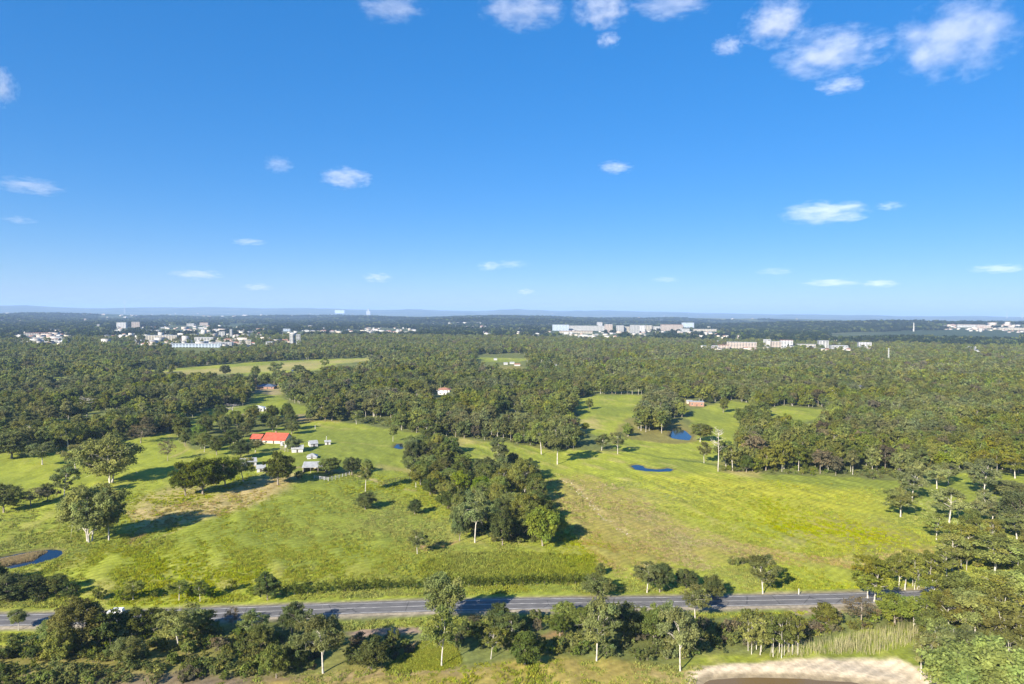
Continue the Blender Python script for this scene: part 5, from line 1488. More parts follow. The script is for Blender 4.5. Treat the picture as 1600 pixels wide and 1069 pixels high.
# ------------------------------------------------------------------ woodland too dense to count: instanced inside one object
def stuff_gn(name, protos, pts, pick, rot, scl, mats, label):
    """One object whose mesh holds the patterns and the standing points; its node tree sets pattern k on the points that pick it."""
    V = [np.asarray(pts, np.float32)]
    np_ = len(pts)
    pid = [np.full(np_, -1, np.int32)]
    F3, F4, M3, M4 = [], [], [], []
    tint = [np.ones((np_, 4), np.float32)]
    base = np_
    for k, (v, tris, mt, quads, mq, t) in enumerate(protos):
        V.append(v); pid.append(np.full(len(v), k, np.int32)); tint.append(t)
        if len(tris): F3.append(tris + base); M3.append(mt)
        if len(quads): F4.append(quads + base); M4.append(mq)
        base += len(v)
    V = np.concatenate(V).astype(np.float32)
    me = bpy.data.meshes.new(name)
    me.vertices.add(len(V)); me.vertices.foreach_set('co', V.ravel())
    f3 = np.concatenate(F3) if F3 else np.zeros((0, 3), int); f4 = np.concatenate(F4) if F4 else np.zeros((0, 4), int)
    nl = f3.size + f4.size
    me.loops.add(nl); me.loops.foreach_set('vertex_index', np.concatenate([f3.ravel(), f4.ravel()]).astype(np.int32))
    me.polygons.add(len(f3) + len(f4))
    ls = np.concatenate([np.arange(len(f3)) * 3, f3.size + np.arange(len(f4)) * 4]).astype(np.int32)
    lt = np.concatenate([np.full(len(f3), 3), np.full(len(f4), 4)]).astype(np.int32)
    me.polygons.foreach_set('loop_start', ls); me.polygons.foreach_set('loop_total', lt)
    mi = np.concatenate((M3 if M3 else [np.zeros(0, int)]) + (M4 if M4 else [np.zeros(0, int)])).astype(np.int32)
    me.polygons.foreach_set('material_index', mi)
    me.update(calc_edges=True)
    for m in mats: me.materials.append(m)
    nv = len(V)
    a = me.attributes.new('proto', 'INT', 'POINT'); a.data.foreach_set('value', np.concatenate(pid))
    a = me.attributes.new('pick', 'INT', 'POINT'); a.data.foreach_set('value', np.concatenate([pick, np.full(nv - np_, -1)]).astype(np.int32))
    a = me.attributes.new('turn', 'FLOAT_VECTOR', 'POINT'); tv = np.zeros((nv, 3), np.float32); tv[:np_] = rot; a.data.foreach_set('vector', tv.ravel())
    a = me.attributes.new('size', 'FLOAT_VECTOR', 'POINT'); sv = np.ones((nv, 3), np.float32); sv[:np_] = scl; a.data.foreach_set('vector', sv.ravel())
    a = me.attributes.new('tint', 'FLOAT_COLOR', 'POINT'); a.data.foreach_set('color', np.concatenate(tint).astype(np.float32).ravel())
    o = link(name, me, kind='stuff', label=label)
    ng = bpy.data.node_groups.new(name + '_nodes', 'GeometryNodeTree')
    ng.interface.new_socket('Geometry', in_out='INPUT', socket_type='NodeSocketGeometry')
    ng.interface.new_socket('Geometry', in_out='OUTPUT', socket_type='NodeSocketGeometry')
    gi = ng.nodes.new('NodeGroupInput'); go = ng.nodes.new('NodeGroupOutput')
    jn = ng.nodes.new('GeometryNodeJoinGeometry')
    def attr(nm, ty):
        n = ng.nodes.new('GeometryNodeInputNamedAttribute'); n.data_type = ty; n.inputs['Name'].default_value = nm
        return n.outputs['Attribute']
    apro, apick, aturn, asize = attr('proto', 'INT'), attr('pick', 'INT'), attr('turn', 'FLOAT_VECTOR'), attr('size', 'FLOAT_VECTOR')
    def sel(sock, k):
        c = ng.nodes.new('FunctionNodeCompare'); c.data_type = 'INT'; c.operation = 'EQUAL'
        ng.links.new(sock, c.inputs[2]); c.inputs[3].default_value = k
        s = ng.nodes.new('GeometryNodeSeparateGeometry'); s.domain = 'POINT'
        ng.links.new(gi.outputs[0], s.inputs[0]); ng.links.new(c.outputs[0], s.inputs[1])
        return s.outputs[0]
    for k in range(len(protos)):
        ip = ng.nodes.new('GeometryNodeInstanceOnPoints')
        ng.links.new(sel(apick, k), ip.inputs['Points']); ng.links.new(sel(apro, k), ip.inputs['Instance'])
        e2r = ng.nodes.new('FunctionNodeEulerToRotation'); ng.links.new(aturn, e2r.inputs[0])
        ng.links.new(e2r.outputs[0], ip.inputs['Rotation']); ng.links.new(asize, ip.inputs['Scale'])
        ng.links.new(ip.outputs[0], jn.inputs[0])
    ng.links.new(jn.outputs[0], go.inputs[0])
    md = o.modifiers.new('scatter', 'NODES'); md.node_group = ng
    return o

# roofs of the far town beyond the houses one can pick out
def roof_proto(seed, w, d, h, hr, wi, ri, flat=False):
    m = MB(); m.box(-w / 2, w / 2, -d / 2, d / 2, -1.5, h, wi)
    if flat: m.box(-w / 2 - 0.3, w / 2 + 0.3, -d / 2 - 0.3, d / 2 + 0.3, h + 0.02, h + 0.5, ri)
    else: m.hip(-w / 2 - 0.4, w / 2 + 0.4, -d / 2 - 0.4, d / 2 + 0.4, h + 0.01, h + hr, 0.2, ri)
    v = np.array(m.V, np.float32)
    q = np.array([f for f in m.F if len(f) == 4]); t3 = np.array([f for f in m.F if len(f) == 3], int).reshape(-1, 3)
    mq = np.array([mi for f, mi in zip(m.F, m.MI) if len(f) == 4]); m3 = np.array([mi for f, mi in zip(m.F, m.MI) if len(f) == 3], int)
    return v, t3, m3, q, mq, np.ones((len(v), 4), np.float32)
M['wall_dull'] = plain_mat('wall_dull', (0.42, 0.40, 0.37), 0.8, 0.2, 0.3); M['roof_dull'] = plain_mat('roof_dull', (0.30, 0.29, 0.28), 0.7, 0.3, 0.3); M['roof_rust'] = plain_mat('roof_rust', (0.26, 0.14, 0.10), 0.8, 0.3, 0.3)
RM = [M['wall_dull'], M['wall_cream'], M['wall_dull'], M['roof_rust'], M['roof_dull'], M['dark_roof'], M['tin'], M['wall_pink'], M['window']]
RP = [roof_proto(1, 15, 11, 3.4, 2.4, 0, 3), roof_proto(2, 18, 11, 3.4, 2.2, 1, 4), roof_proto(3, 14, 12, 6, 2.2, 0, 5), roof_proto(4, 22, 14, 8, 1, 0, 6, True), roof_proto(5, 30, 14, 10, 1, 7, 4, True),
      roof_proto(6, 16, 10, 3.2, 2.4, 7, 3), roof_proto(7, 34, 18, 5, 1, 2, 6, True), roof_proto(8, 12, 12, 14, 1, 0, 4, True)]
g3 = np.random.default_rng(21); rpx, rpy, rpp = [], [], []
for a, b_, c, d, n, w8 in ((25, 112, 518, 538, 60, 0), (165, 400, 510, 542, 200, 0), (400, 475, 510, 538, 34, 0), (470, 650, 509, 522, 80, 1), (660, 760, 506, 513, 70, 1), (745, 870, 508, 526, 60, 1),
                       (850, 1165, 510, 530, 120, 0), (1095, 1370, 536, 549, 50, 0), (1470, 1605, 508, 520, 90, 0), (0, 420, 487, 506, 200, 1), (420, 1600, 489, 500, 150, 1)):
    for _ in range(n):
        x, y, z = at(g3.uniform(a, b_), g3.uniform(c, d))
        if math.hypot(x, y) > 16000: continue
        rpx.append(x); rpy.append(y); rpp.append(g3.choice(8, p=[.2, .2, .13, .14, .08, .13, .08, .04] if w8 == 0 else [.3, .25, .1, .1, .02, .18, .05, 0]))
rpx, rpy, rpp = np.array(rpx), np.array(rpy), np.array(rpp)
k = ~is_open(rpx, rpy, 5.0)
rpx, rpy, rpp = rpx[k], rpy[k], rpp[k]
n = len(rpx); s_ = np.ones((n, 3)) * g3.uniform(0.8, 1.25, (n, 1))
s_ *= np.where(np.hypot(rpx, rpy) > 5000, 1.5, 1.0)[:, None]
stuff_gn('distant_roofs', RP, np.stack([rpx, rpy, base_z(rpx, rpy)], 1), rpp, np.stack([np.zeros(n), np.zeros(n), g3.uniform(-0.5, 0.5, n) + g3.integers(0, 2, n) * 1.57], 1), s_, RM, 'mass of tiny pale roofs in the far towns')

YARDS += [(float(a_), float(b2_), 9.0) for a_, b2_ in zip(rpx, rpy)]

def proto_of(kind, seed, nc, L, lod, leaf_i, bark_i):
    (tv, tf), (V4, F4, T4) = make_tree(kind, seed, nc, L, lod)
    tv = np.array([tuple(v) for v in tv], np.float32)
    f4 = np.array([f for f in tf if len(f) == 4], int).reshape(-1, 4)
    v = np.concatenate([tv, V4]); q = np.concatenate([f4, F4 + len(tv)])
    mi = np.concatenate([np.full(len(f4), bark_i), np.full(len(F4), leaf_i)])
    t = np.ones((len(v), 4), np.float32); t[len(tv):, :3] = T4
    return v, np.zeros((0, 3), int), np.zeros(0, int), q, mi, t

MATS = [M['leaf_gum'], M['leaf_olive'], M['leaf_dark'], M['leaf_bright'], M['bark_white'], M['bark_grey'], M['leaf_brown'], M['leaf_far_shaded']]
PK = [('gum', 0, 4), ('gum', 0, 4), ('tall', 0, 4), ('tall', 1, 4), ('gum', 1, 4), ('spread', 0, 4), ('dense', 2, 5), ('dense', 1, 5), ('cone', 2, 5), ('gum', 6, 5), ('dense', 3, 5), ('tall', 0, 4)]
def protos_at(nc, L, lod):
    return [proto_of(k, 900 + i * 37, int(nc * (1.6 if k in ('spread', 'dense') else 1.0)), L, lod, li, bi) for i, (k, li, bi) in enumerate(PK)]

rg = np.random.default_rng(5)
def wood_points(d0, d1, sp, margin):
    xs = np.arange(-d1 * 0.78, d1 * 0.78, sp); ys = np.arange(d0 * 0.7, d1, sp)
    X, Y = np.meshgrid(xs, ys); X = X.ravel(); Y = Y.ravel()
    X = X + rg.uniform(-0.5, 0.5, X.shape) * sp * 0.95; Y = Y + rg.uniform(-0.5, 0.5, X.shape) * sp * 0.95
    D = np.hypot(X, Y)
    k = (D >= d0) & (D < d1) & (np.abs(X) < Y * 0.92 + 30)
    X, Y = X[k], Y[k]
    k = ~is_open(X, Y, margin)
    for P, lv, dp in PONDS: k &= sdist(X, Y, P) > 5
    X, Y = X[k], Y[k]; k = np.ones(len(X), bool)
    for bx, by, br in YARDS:
        k &= (X - bx) ** 2 + (Y - by) ** 2 > br * br
    # a tree that would stand between the viewer and a clearing, a pond or a house was not there
    if d0 > 300:
        hs = (4.0, 8.0, 12.0) if d0 < 900 else ((5.0, 10.0, 15.0) if d0 < 2000 else (4.0, 9.0, 14.0, 19.0))
        ex_ = 0.0 if d0 < 900 else (5.0 if d0 < 2000 else 24.0)
        for hh in hs:
            s = CAM_H / (CAM_H - hh)
            k &= ~is_open(X * s, Y * s, -1.0 if d0 < 2000 else 0)
            for P, lv, dp in PONDS[:4]: k &= sdist(X * s, Y * s, P) > 0.5
            for s2 in (0.97, 0.94, 0.91): k &= sdist(X * s2, Y * s2, PONDS[3][0]) > 0.5
            for bx, by, br in YARDS:
                k &= (X * s - bx) ** 2 + (Y * s - by) ** 2 > (br * 0.75 + ex_) ** 2
    for bx, by, br in PLACED:
        if math.hypot(bx, by) > d0 * 0.8:
            k &= (X - bx) ** 2 + (Y - by) ** 2 > (br * 0.8 + 2) ** 2
    return X[k], Y[k]

TOWNS = [(20, 115, 516, 545), (160, 475, 508, 548), (470, 650, 508, 526), (745, 1165, 508, 534), (1090, 1370, 534, 552), (1470, 1600, 508, 522)]
def in_town(x, y):
    px, py, f = project(x, y, base_z(x, y))
    m = np.zeros(len(x), bool)
    for a, b_, c, d in TOWNS: m |= (px > a) & (px < b_) & (py > c) & (py < d)
    return m
xa, ya = wood_points(352, 950, 7.0, 2.0)
# thin out a little where the wood opens, and keep the ground below the farm clear
k = vnoise(xa / 34, ya / 34, 91) > 0.24
farm = wpoly([(260, 690), (480, 655), (480, 760), (280, 780)])
k &= sdist(xa, ya, farm) > 0
xa, ya = xa[k], ya[k]
xb, yb = wood_points(950, 2350, 9.8, 4.0)
k = vnoise(xb / 60, yb / 60, 92) > 0.20
k &= ~((rg.random(len(xb)) < 0.45) & in_town(xb, yb))
xb, yb = xb[k], yb[k]

def picks(x, y):
    az = np.arctan2(x, y)
    n = len(x); u = rg.random(n); st = fbm(x / 120, y / 120, 55, 2)
    w = np.tile(np.array([3, 3, 2, 1.0, 2, 1.5, 1.5, 0.7, 0.8, 0.5, 0.5, 2.0]), (n, 1))
    right = sstep(-0.05, 0.35, az)
    w[:, 6] *= 1 + 2.2 * (1 - right) + 2 * (st > 0.58); w[:, 8] *= 1 + 1.8 * (1 - right)
    w[:, 4] *= 1 + 1.6 * right; w[:, 3] *= 1 + 2.0 * right; w[:, 7] *= 1 + 2.0 * right
    w[:, 9] *= 1 + 2.0 * (st < 0.40)
    c = np.cumsum(w, 1); c /= c[:, -1:]
    return (u[:, None] > c).sum(1)

def sizes(pick, x, y, hmin, hmax):
    n = len(pick)
    h = rg.uniform(hmin, hmax, n) * (0.85 + 0.35 * fbm(x / 60, y / 60, 66, 2))
    out_ = np.ones((n, 3))
    for i, (kd, _, _) in enumerate(PK):
        m = pick == i
        hh = h[m] * (0.8 if kd in ('dense', 'cone') else (1.1 if kd == 'tall' else 1.0))
        sz = hh / KIND[kd]['H']
        wd = sz * rg.uniform(0.9, 1.25, m.sum()) * (0.85 if kd == 'spread' else 1.0)
        out_[m] = np.stack([wd, wd, sz], 1)
    return out_

# the nearest of them are trees of their own, up to 300 in all
room = max(0, 300 - TREE_N['tree'])
order = np.argsort(np.hypot(xa, ya) + np.where(np.abs(np.arctan2(xa, ya)) > 0.66, 1e5, 0))
solo = order[:room]; rest = np.setdiff1d(np.arange(len(xa)), solo)
SOLO = {0: 'gum', 1: 'gum', 2: 'tall', 3: 'gum_olive', 4: 'gum_olive', 5: 'spread', 6: 'dark', 7: 'olive', 8: 'cone', 9: 'brown', 10: 'bright', 11: 'tall'}
pk = picks(xa, ya)
for i in solo:
    az = math.atan2(xa[i], ya[i])
    wd, gp = (('right wood', 'front of the right wood') if az > 0.27 else (('wood above the upper paddock', 'front of the middle wood') if az > -0.2 else
               ('wood above the left paddock', 'front of the left wood')))
    ppx = float(project(xa[i], ya[i], 0)[0])
    mark = ('left picture edge' if ppx < 120 else 'wide upper gum' if ppx < 260 else 'farmhouse' if ppx < 520 else 'small pond' if ppx < 760 else 'long-boled gum' if ppx < 960 else 'blue dam' if ppx < 1100
            else 'dead tree' if ppx < 1180 else 'left half of its front' if ppx < 1290 else 'right half of its front' if ppx < 1400 else 'upper right glade' if ppx < 1500 else 'right picture edge')
    sp = SOLO[int(pk[i])]
    h = RNG.uniform(10, 15) * (0.8 if sp in ('dark', 'olive', 'cone', 'bright') else 1.0)
    lb = f"{'tall' if h > 12 else 'small'} {LOOK[sp]} before the {wd}, near the {mark}"
    plant(float(xa[i]), float(ya[i]), h, h * RNG.uniform(0.62, 0.85), sp, lb, gp)
xa, ya, pk = xa[rest], ya[rest], pk[rest]
def stand_pts(x, y): return np.stack([x, y, base_z(x, y) - 0.2], 1)
def turns(n): return np.stack([np.zeros(n), np.zeros(n), rg.uniform(0, 6.283, n)], 1)
stuff_gn('woodland', protos_at(2400, 0.85, 1), stand_pts(xa, ya), pk, turns(len(xa)), sizes(pk, xa, ya, 6.5, 17), MATS, 'dense eucalypt woodland between the paddocks and the far town')
pkb = picks(xb, yb)
stuff_gn('far_woodland', protos_at(520, 1.7, 2), stand_pts(xb, yb), pkb, turns(len(xb)), sizes(pkb, xb, yb, 7, 17.5), MATS, 'woodland reaching to the far town')
print('WOOD', len(xa), len(xb))

# beyond the town: clumps of tree crowns
def clump(seed, leaf_i):
    g = np.random.default_rng(seed)
    vs, qs, ts, mi = [], [], [], []
    b0 = 0
    for j in range(8):
        (tv, tf), (V4, F4, T4) = make_tree(['dense', 'gum', 'dense', 'spread'][j % 4], seed + j * 13, 70, 4.2, 2)
        off = np.array([g.uniform(-19, 19), g.uniform(-19, 19), -0.5]); sc = g.uniform(0.9, 1.4)
        vs.append(V4 * sc + off); qs.append(F4 + b0); ts.append(T4); b0 += len(V4)
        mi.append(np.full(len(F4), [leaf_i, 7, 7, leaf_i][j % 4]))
    v = np.concatenate(vs); t = np.ones((len(v), 4), np.float32); t[:, :3] = np.concatenate(ts)
    return v, np.zeros((0, 3), int), np.zeros(0, int), np.concatenate(qs), np.concatenate(mi), t
def clump_pts(d0, d1, sp, th):
    x, y = wood_points(d0, d1, sp, 8.0)
    m = fbm(x / 900, y / 700, 44, 4)
    k = (m > th) & ~((rg.random(len(x)) < 0.45) & in_town(x, y))
    return x[k], y[k]
c1x, c1y = clump_pts(2350, 4200, 30, 0.30); c2x, c2y = clump_pts(4200, 9000, 52, 0.40)
cx, cy = np.concatenate([c1x, c2x]), np.concatenate([c1y, c2y])
n = len(cx)
s_ = np.where(np.hypot(cx, cy) > 4200, 1.35, 1.0)[:, None] * rg.uniform(0.85, 1.2, (n, 3))
s_[:, 2] = rg.uniform(0.7, 1.2, n)
stuff_gn('distant_woodland', [clump(50, 7), clump(51, 2), clump(52, 7), clump(53, 7)], stand_pts(cx, cy), rg.integers(0, 4, n), turns(n), s_, MATS, 'distant woods coloured dark for cloud shade, fading to blue')
print('CLUMPS', n)

# ------------------------------------------------------------------ hedge, grass, reeds, stones
def blade_tuft(seed, n, H, W, spread, lean=0.35):
    g = np.random.default_rng(seed)
    v, q = [], []
    for i in range(n):
        p = g.normal(size=2) * spread; a = g.uniform(0, 6.28)
        h = H * g.uniform(0.6, 1.2); w = W * g.uniform(0.7, 1.3)
        l = g.normal(size=2) * lean * h
        dx, dy = math.cos(a) * w, math.sin(a) * w
        b0 = len(v)
        v += [(p[0] - dx, p[1] - dy, -0.15), (p[0] + dx, p[1] + dy, -0.15), (p[0] + dx * 0.7 + l[0] * 0.5, p[1] + dy * 0.7 + l[1] * 0.5, h * 0.6), (p[0] - dx * 0.7 + l[0] * 0.5, p[1] - dy * 0.7 + l[1] * 0.5, h * 0.6),
              (p[0] + l[0] * 1.2, p[1] + l[1] * 1.2, h)]
        q += [(b0, b0 + 1, b0 + 2, b0 + 3)]
        q += [(b0 + 3, b0 + 2, b0 + 4, b0 + 4)]
    v = np.array(v, np.float32)
    quads = np.array([f for f in q if len(set(f)) == 4]); tris = np.array([f[:3] for f in q if len(set(f)) == 3])
    t = np.ones((len(v), 4), np.float32); t[:, :3] = np.repeat(g.uniform(0.75, 1.25, (n, 1)), 5, 0)
    return v, tris, np.zeros(len(tris), int), quads, np.zeros(len(quads), int), t

def set_mat(p, i): return (p[0], p[1], np.full(len(p[1]), i), p[3], np.full(len(p[3]), i), p[5])

def field_points(P, n, seed):
    g = np.random.default_rng(seed); lo, hi = P.min(0), P.max(0)
    x = g.uniform(lo[0], hi[0], n); y = g.uniform(lo[1], hi[1], n)
    k = sdist(x, y, P) < 0
    return x[k], y[k]
def inner(x, y):
    k = np.abs(x) < y * 0.85 + 25
    for P, lv, dp in PONDS: k &= sdist(x, y, P) > 0.8
    k &= polydist(x, y, ROAD_COARSE) > 8.5
    for bx, by, br in YARDS[:14]: k &= (x - bx) ** 2 + (y - by) ** 2 > br * br * 0.5
    return x[k], y[k]
gp = wpoly([(-200, 952), (-200, 800), (300, 740), (640, 735), (860, 740), (1420, 760), (1600, 790), (1750, 800), (1750, 922), (700, 943)])
x1, y1 = inner(*field_points(gp, 260000, 1))
cl = fbm(x1 / 9, y1 / 12, 81, 3)
k = rg.random(len(x1)) < (0.22 + 0.45 * sstep(0.35, 0.65, cl)) * sstep(420, 240, np.hypot(x1, y1))
x1, y1 = x1[k], y1[k]
for P in SOUTH[:4]:
    xs_, ys_ = inner(*field_points(P, 6000, 2)); k = rg.random(len(xs_)) < 0.8
    x1, y1 = np.concatenate([x1, xs_[k]]), np.concatenate([y1, ys_[k]])
xs_, ys_ = inner(*field_points(CANE, 1700, 4))
x1, y1 = np.concatenate([x1, xs_]), np.concatenate([y1, ys_])
p1 = np.array([x1, y1, ground_z(x1, y1)]).T
M['leaf_dry'] = leaf_mat('leaf_dry', (0.36, 0.31, 0.11), 0.02, 0.3)
M['leaf_lush'] = leaf_mat('leaf_lush', (0.22, 0.26, 0.03), 0.02, 0.3)
gpk = rg.integers(0, 3, len(x1))
_br = wpoly(TINTS[7][0]); _bs = wpoly(TINTS[24][0]); _st = wpoly(TINTS[0][0])
dry = (sdist(x1, y1, _br) < 0) | (sdist(x1, y1, _bs) < 0) | (sdist(x1, y1, _st) < 0)
gpk = np.where(dry & (rg.random(len(x1)) < 0.75), 3 + rg.integers(0, 2, len(x1)), gpk)
gpk = np.where((sdist(x1, y1, CANE) < 0) & (rg.random(len(x1)) < 0.7), 5, gpk)
gs = rg.uniform(0.6, 1.25, (len(x1), 1)) * np.ones((1, 3))
tufts = [blade_tuft(10 + i, 22, 0.42, 0.09, 0.42) for i in range(3)] + [set_mat(blade_tuft(20 + i, 22, 0.42, 0.08, 0.42), 1) for i in range(2)] + [set_mat(blade_tuft(30, 26, 0.8, 0.11, 0.45), 2)]
stuff_gn('grass', tufts, p1, gpk, turns(len(x1)), gs, [M['leaf_grass'], M['leaf_dry'], M['leaf_lush']], 'rough tussocky grass of the paddocks')
# reeds: the pale stems above the sand, and the brown bed in the left pond
rp = wpoly([(1300, 1012), (1340, 994), (1380, 986), (1440, 984), (1432, 1004), (1370, 1020), (1310, 1022)])
x2, y2 = field_points(rp, 420, 3)
rp2 = wpoly([(1195, 1026), (1260, 1010), (1330, 996), (1330, 1020), (1260, 1027)])
x2b, y2b = field_points(rp2, 260, 5); x2, y2 = np.concatenate([x2, x2b]), np.concatenate([y2, y2b])
x3, y3 = field_points(ISLE, 9000, 4)
k = np.abs(x3) < y3 * 0.85 + 20; x3, y3 = x3[k], y3[k]
xr, yr = np.concatenate([x2, x3]), np.concatenate([y2, y3])
rpk = np.concatenate([rg.integers(0, 2, len(x2)), np.full(len(x3), 2)])
M['leaf_bed'] = leaf_mat('leaf_bed', (0.34, 0.275, 0.115), 0.02, 0.3)
reed = [blade_tuft(40, 5, 3.2, 0.032, 0.6, 0.13), blade_tuft(41, 6, 2.2, 0.032, 0.6, 0.18), set_mat(blade_tuft(42, 14, 0.35, 0.08, 0.4), 1)]
stuff_gn('reeds', reed, np.array([xr, yr, ground_z(xr, yr)]).T, rpk, turns(len(xr)), rg.uniform(0.7, 1.3, (len(xr), 1)) * np.ones((1, 3)),
         [M['leaf_reed'], M['leaf_bed']], 'pale reed stems above the sand and brown reeds in the pond')

# undergrowth: low scrub grown together under the stands
UZ = [(wpoly(SCRUB_L), 2.3, (2, 0, 3, 1)), (wpoly([(486, 1000), (545, 1000), (640, 1002), (640, 1030), (560, 1050), (480, 1052)]), 2.4, (2, 0, 3, 4)),
      (wpoly([(705, 1004), (740, 974), (880, 964), (1060, 964), (1120, 985), (1115, 1022), (1040, 1034), (880, 1026), (720, 1018)]), 2.6, (0, 3, 2, 1)),
      (wpoly([(1110, 985), (1160, 968), (1330, 964), (1440, 958), (1440, 980), (1330, 988), (1250, 1004), (1200, 1014), (1120, 1024)]), 2.4, (1, 1, 4, 0)),
      (wpoly([(1440, 995), (1460, 948), (1600, 942), (1720, 942), (1720, 1110), (1560, 1080), (1500, 1062), (1450, 1035)]), 2.6, (1, 0, 1, 3)),
      (GROVE, 3.0, (2, 0, 0, 1)), (wpoly([(1470, 915), (1480, 890), (1600, 880), (1740, 882), (1740, 922), (1600, 918)]), 3.2, (1, 0, 1, 3)),
      (wpoly([(-160, 942), (0, 908), (60, 910), (130, 926), (120, 936), (0, 946)]), 2.6, (2, 0, 2, 3)),
      (wpoly([(1130, 737), (1200, 740), (1330, 746), (1420, 752), (1430, 735), (1330, 732), (1200, 724), (1135, 718)]), 4.0, (0, 1, 2, 3)),
      (wpoly([(480, 652), (560, 660), (640, 674), (700, 682), (790, 690), (850, 700), (860, 690), (790, 680), (700, 672), (560, 650)]), 4.5, (0, 1, 2, 2)),
      (wpoly([(-100, 700), (60, 710), (110, 702), (190, 689), (260, 675), (300, 698), (310, 670), (190, 675), (60, 690), (-100, 690)]), 4.5, (0, 1, 2, 2)),
      (wpoly([(1440, 930), (1440, 900), (1480, 880), (1500, 915)]), 3.0, (1, 3, 0, 1))]
ux, uy, up = [], [], []
for P, sp, mixu in UZ:
    lo, hi = P.min(0), P.max(0)
    x_, y_ = field_points(P, int((hi[0] - lo[0]) * (hi[1] - lo[1]) / sp ** 2), 77)
    k = (polydist(x_, y_, ROAD_COARSE) > 8.5) & (np.abs(x_) < y_ * 0.85 + 20)
    k &= vnoise(x_ / 9, y_ / 9, 31) > 0.22
    x_, y_ = x_[k], y_[k]
    ux.append(x_); uy.append(y_); up.append(np.array(mixu)[rg.integers(0, 4, len(x_))])
ux, uy, up = np.concatenate(ux), np.concatenate(uy), np.concatenate(up)
def shrub_proto(seed, li): return proto_of('shrub', seed, 300, 0.62, 1, li, 5)
us = rg.uniform(0.35, 0.85, (len(ux), 1)) * np.ones((1, 3))
stuff_gn('undergrowth', [shrub_proto(300, 0), shrub_proto(301, 1), shrub_proto(302, 2), shrub_proto(303, 3), shrub_proto(304, 6)], stand_pts(ux, uy), up, turns(len(ux)), us, MATS,
         'low tangled undergrowth beneath the roadside thickets and the grove')
print('UNDER', len(ux))

# hedge along the far verge: one hedge, its bushes grown together
hl = [np.array(at(*p)[:2]) for p in ((440, 932), (520, 926), (600, 922), (660, 920), (760, 917), (860, 914), (920, 914))]
hv, hq, ht = [], [], []
nb = 0; hb = MB(); g_ = np.random.default_rng(9)
(_tv, _tf), (sv4, sf4, st4) = make_tree('shrub', 7, 700, 0.36)
for a, b_ in zip(hl[:-1], hl[1:]):
    n = int(np.linalg.norm(b_ - a) / 2.3)
    for i in range(n):
        p = a + (b_ - a) * (i + g_.uniform(0, 0.7)) / n
        s = np.array([0.80, 0.80, 1.0]) * g_.uniform(0.8, 1.15); an = g_.uniform(0, 6.28); c, sn = math.cos(an), math.sin(an)
        v = sv4 * s; v = np.stack([v[:, 0] * c - v[:, 1] * sn, v[:, 0] * sn + v[:, 1] * c, v[:, 2]], 1)
        z = float(base_z(*p))
        hv.append(v + np.array([p[0] - hl[0][0], p[1] - hl[0][1], z])); hq.append(sf4 + nb); ht.append(st4 * g_.uniform(0.85, 1.15)); nb += len(v)
        hb.tube([(p[0] - hl[0][0], p[1] - hl[0][1], z - 0.2), (p[0] - hl[0][0], p[1] - hl[0][1], z + 1.6)], [0.06, 0.03], 4)
hedge = thing('hedge', 'long green hedge running along the far side of the road', 'hedge', (hl[0][0], hl[0][1], 0))
hm = mesh_from('foliage', np.concatenate(hv), np.concatenate(hq), [M['leaf_bright']])
a = hm.attributes.new('tint', 'FLOAT_COLOR', 'POINT'); ht = np.concatenate(ht); a.data.foreach_set('color', np.concatenate([ht, np.ones((len(ht), 1))], 1).astype(np.float32).ravel())
link('foliage', hm, hedge); hb.build('stem', M['bark_grey'], hedge)

# row of pale stones in the brown paddock
M['stone'] = plain_mat('stone', (0.55, 0.47, 0.38), 0.9, 0.35, 0.8)
sl = [np.array(at(*p)[:2]) for p in ((872, 748), (890, 756), (905, 768), (925, 790), (945, 812), (965, 826), (985, 838))]
sm = MB(); g2 = random.Random(4)
for a, b_ in zip(sl[:-1], sl[1:]):
    n = int(np.linalg.norm(b_ - a) / 0.9)
    for i in range(n):
        if g2.random() < 0.35: continue
        p = a + (b_ - a) * (i / n); x, y = p[0] + g2.gauss(0, 0.9), p[1] + g2.gauss(0, 0.9)
        r = g2.uniform(0.12, 0.38); z = float(base_z(x, y)) + 0.1
        V = []
        for (ux, uy, uz) in ((1, 0, 0), (0.3, 0.95, 0), (-0.8, 0.5, 0), (-0.8, -0.6, 0), (0.3, -0.9, 0), (0, 0, 0.7), (0, 0, -0.6)):
            q = r * g2.uniform(0.75, 1.3); V.append((x + ux * q, y + uy * q, z + uz * q))
        sm.add(V, [(i_, (i_ + 1) % 5, 5) for i_ in range(5)] + [((i_ + 1) % 5, i_, 6) for i_ in range(5)])
link('stones', sm.mesh('stones', M['stone']), kind='stuff', label='line of pale scattered stones across the brown paddock')

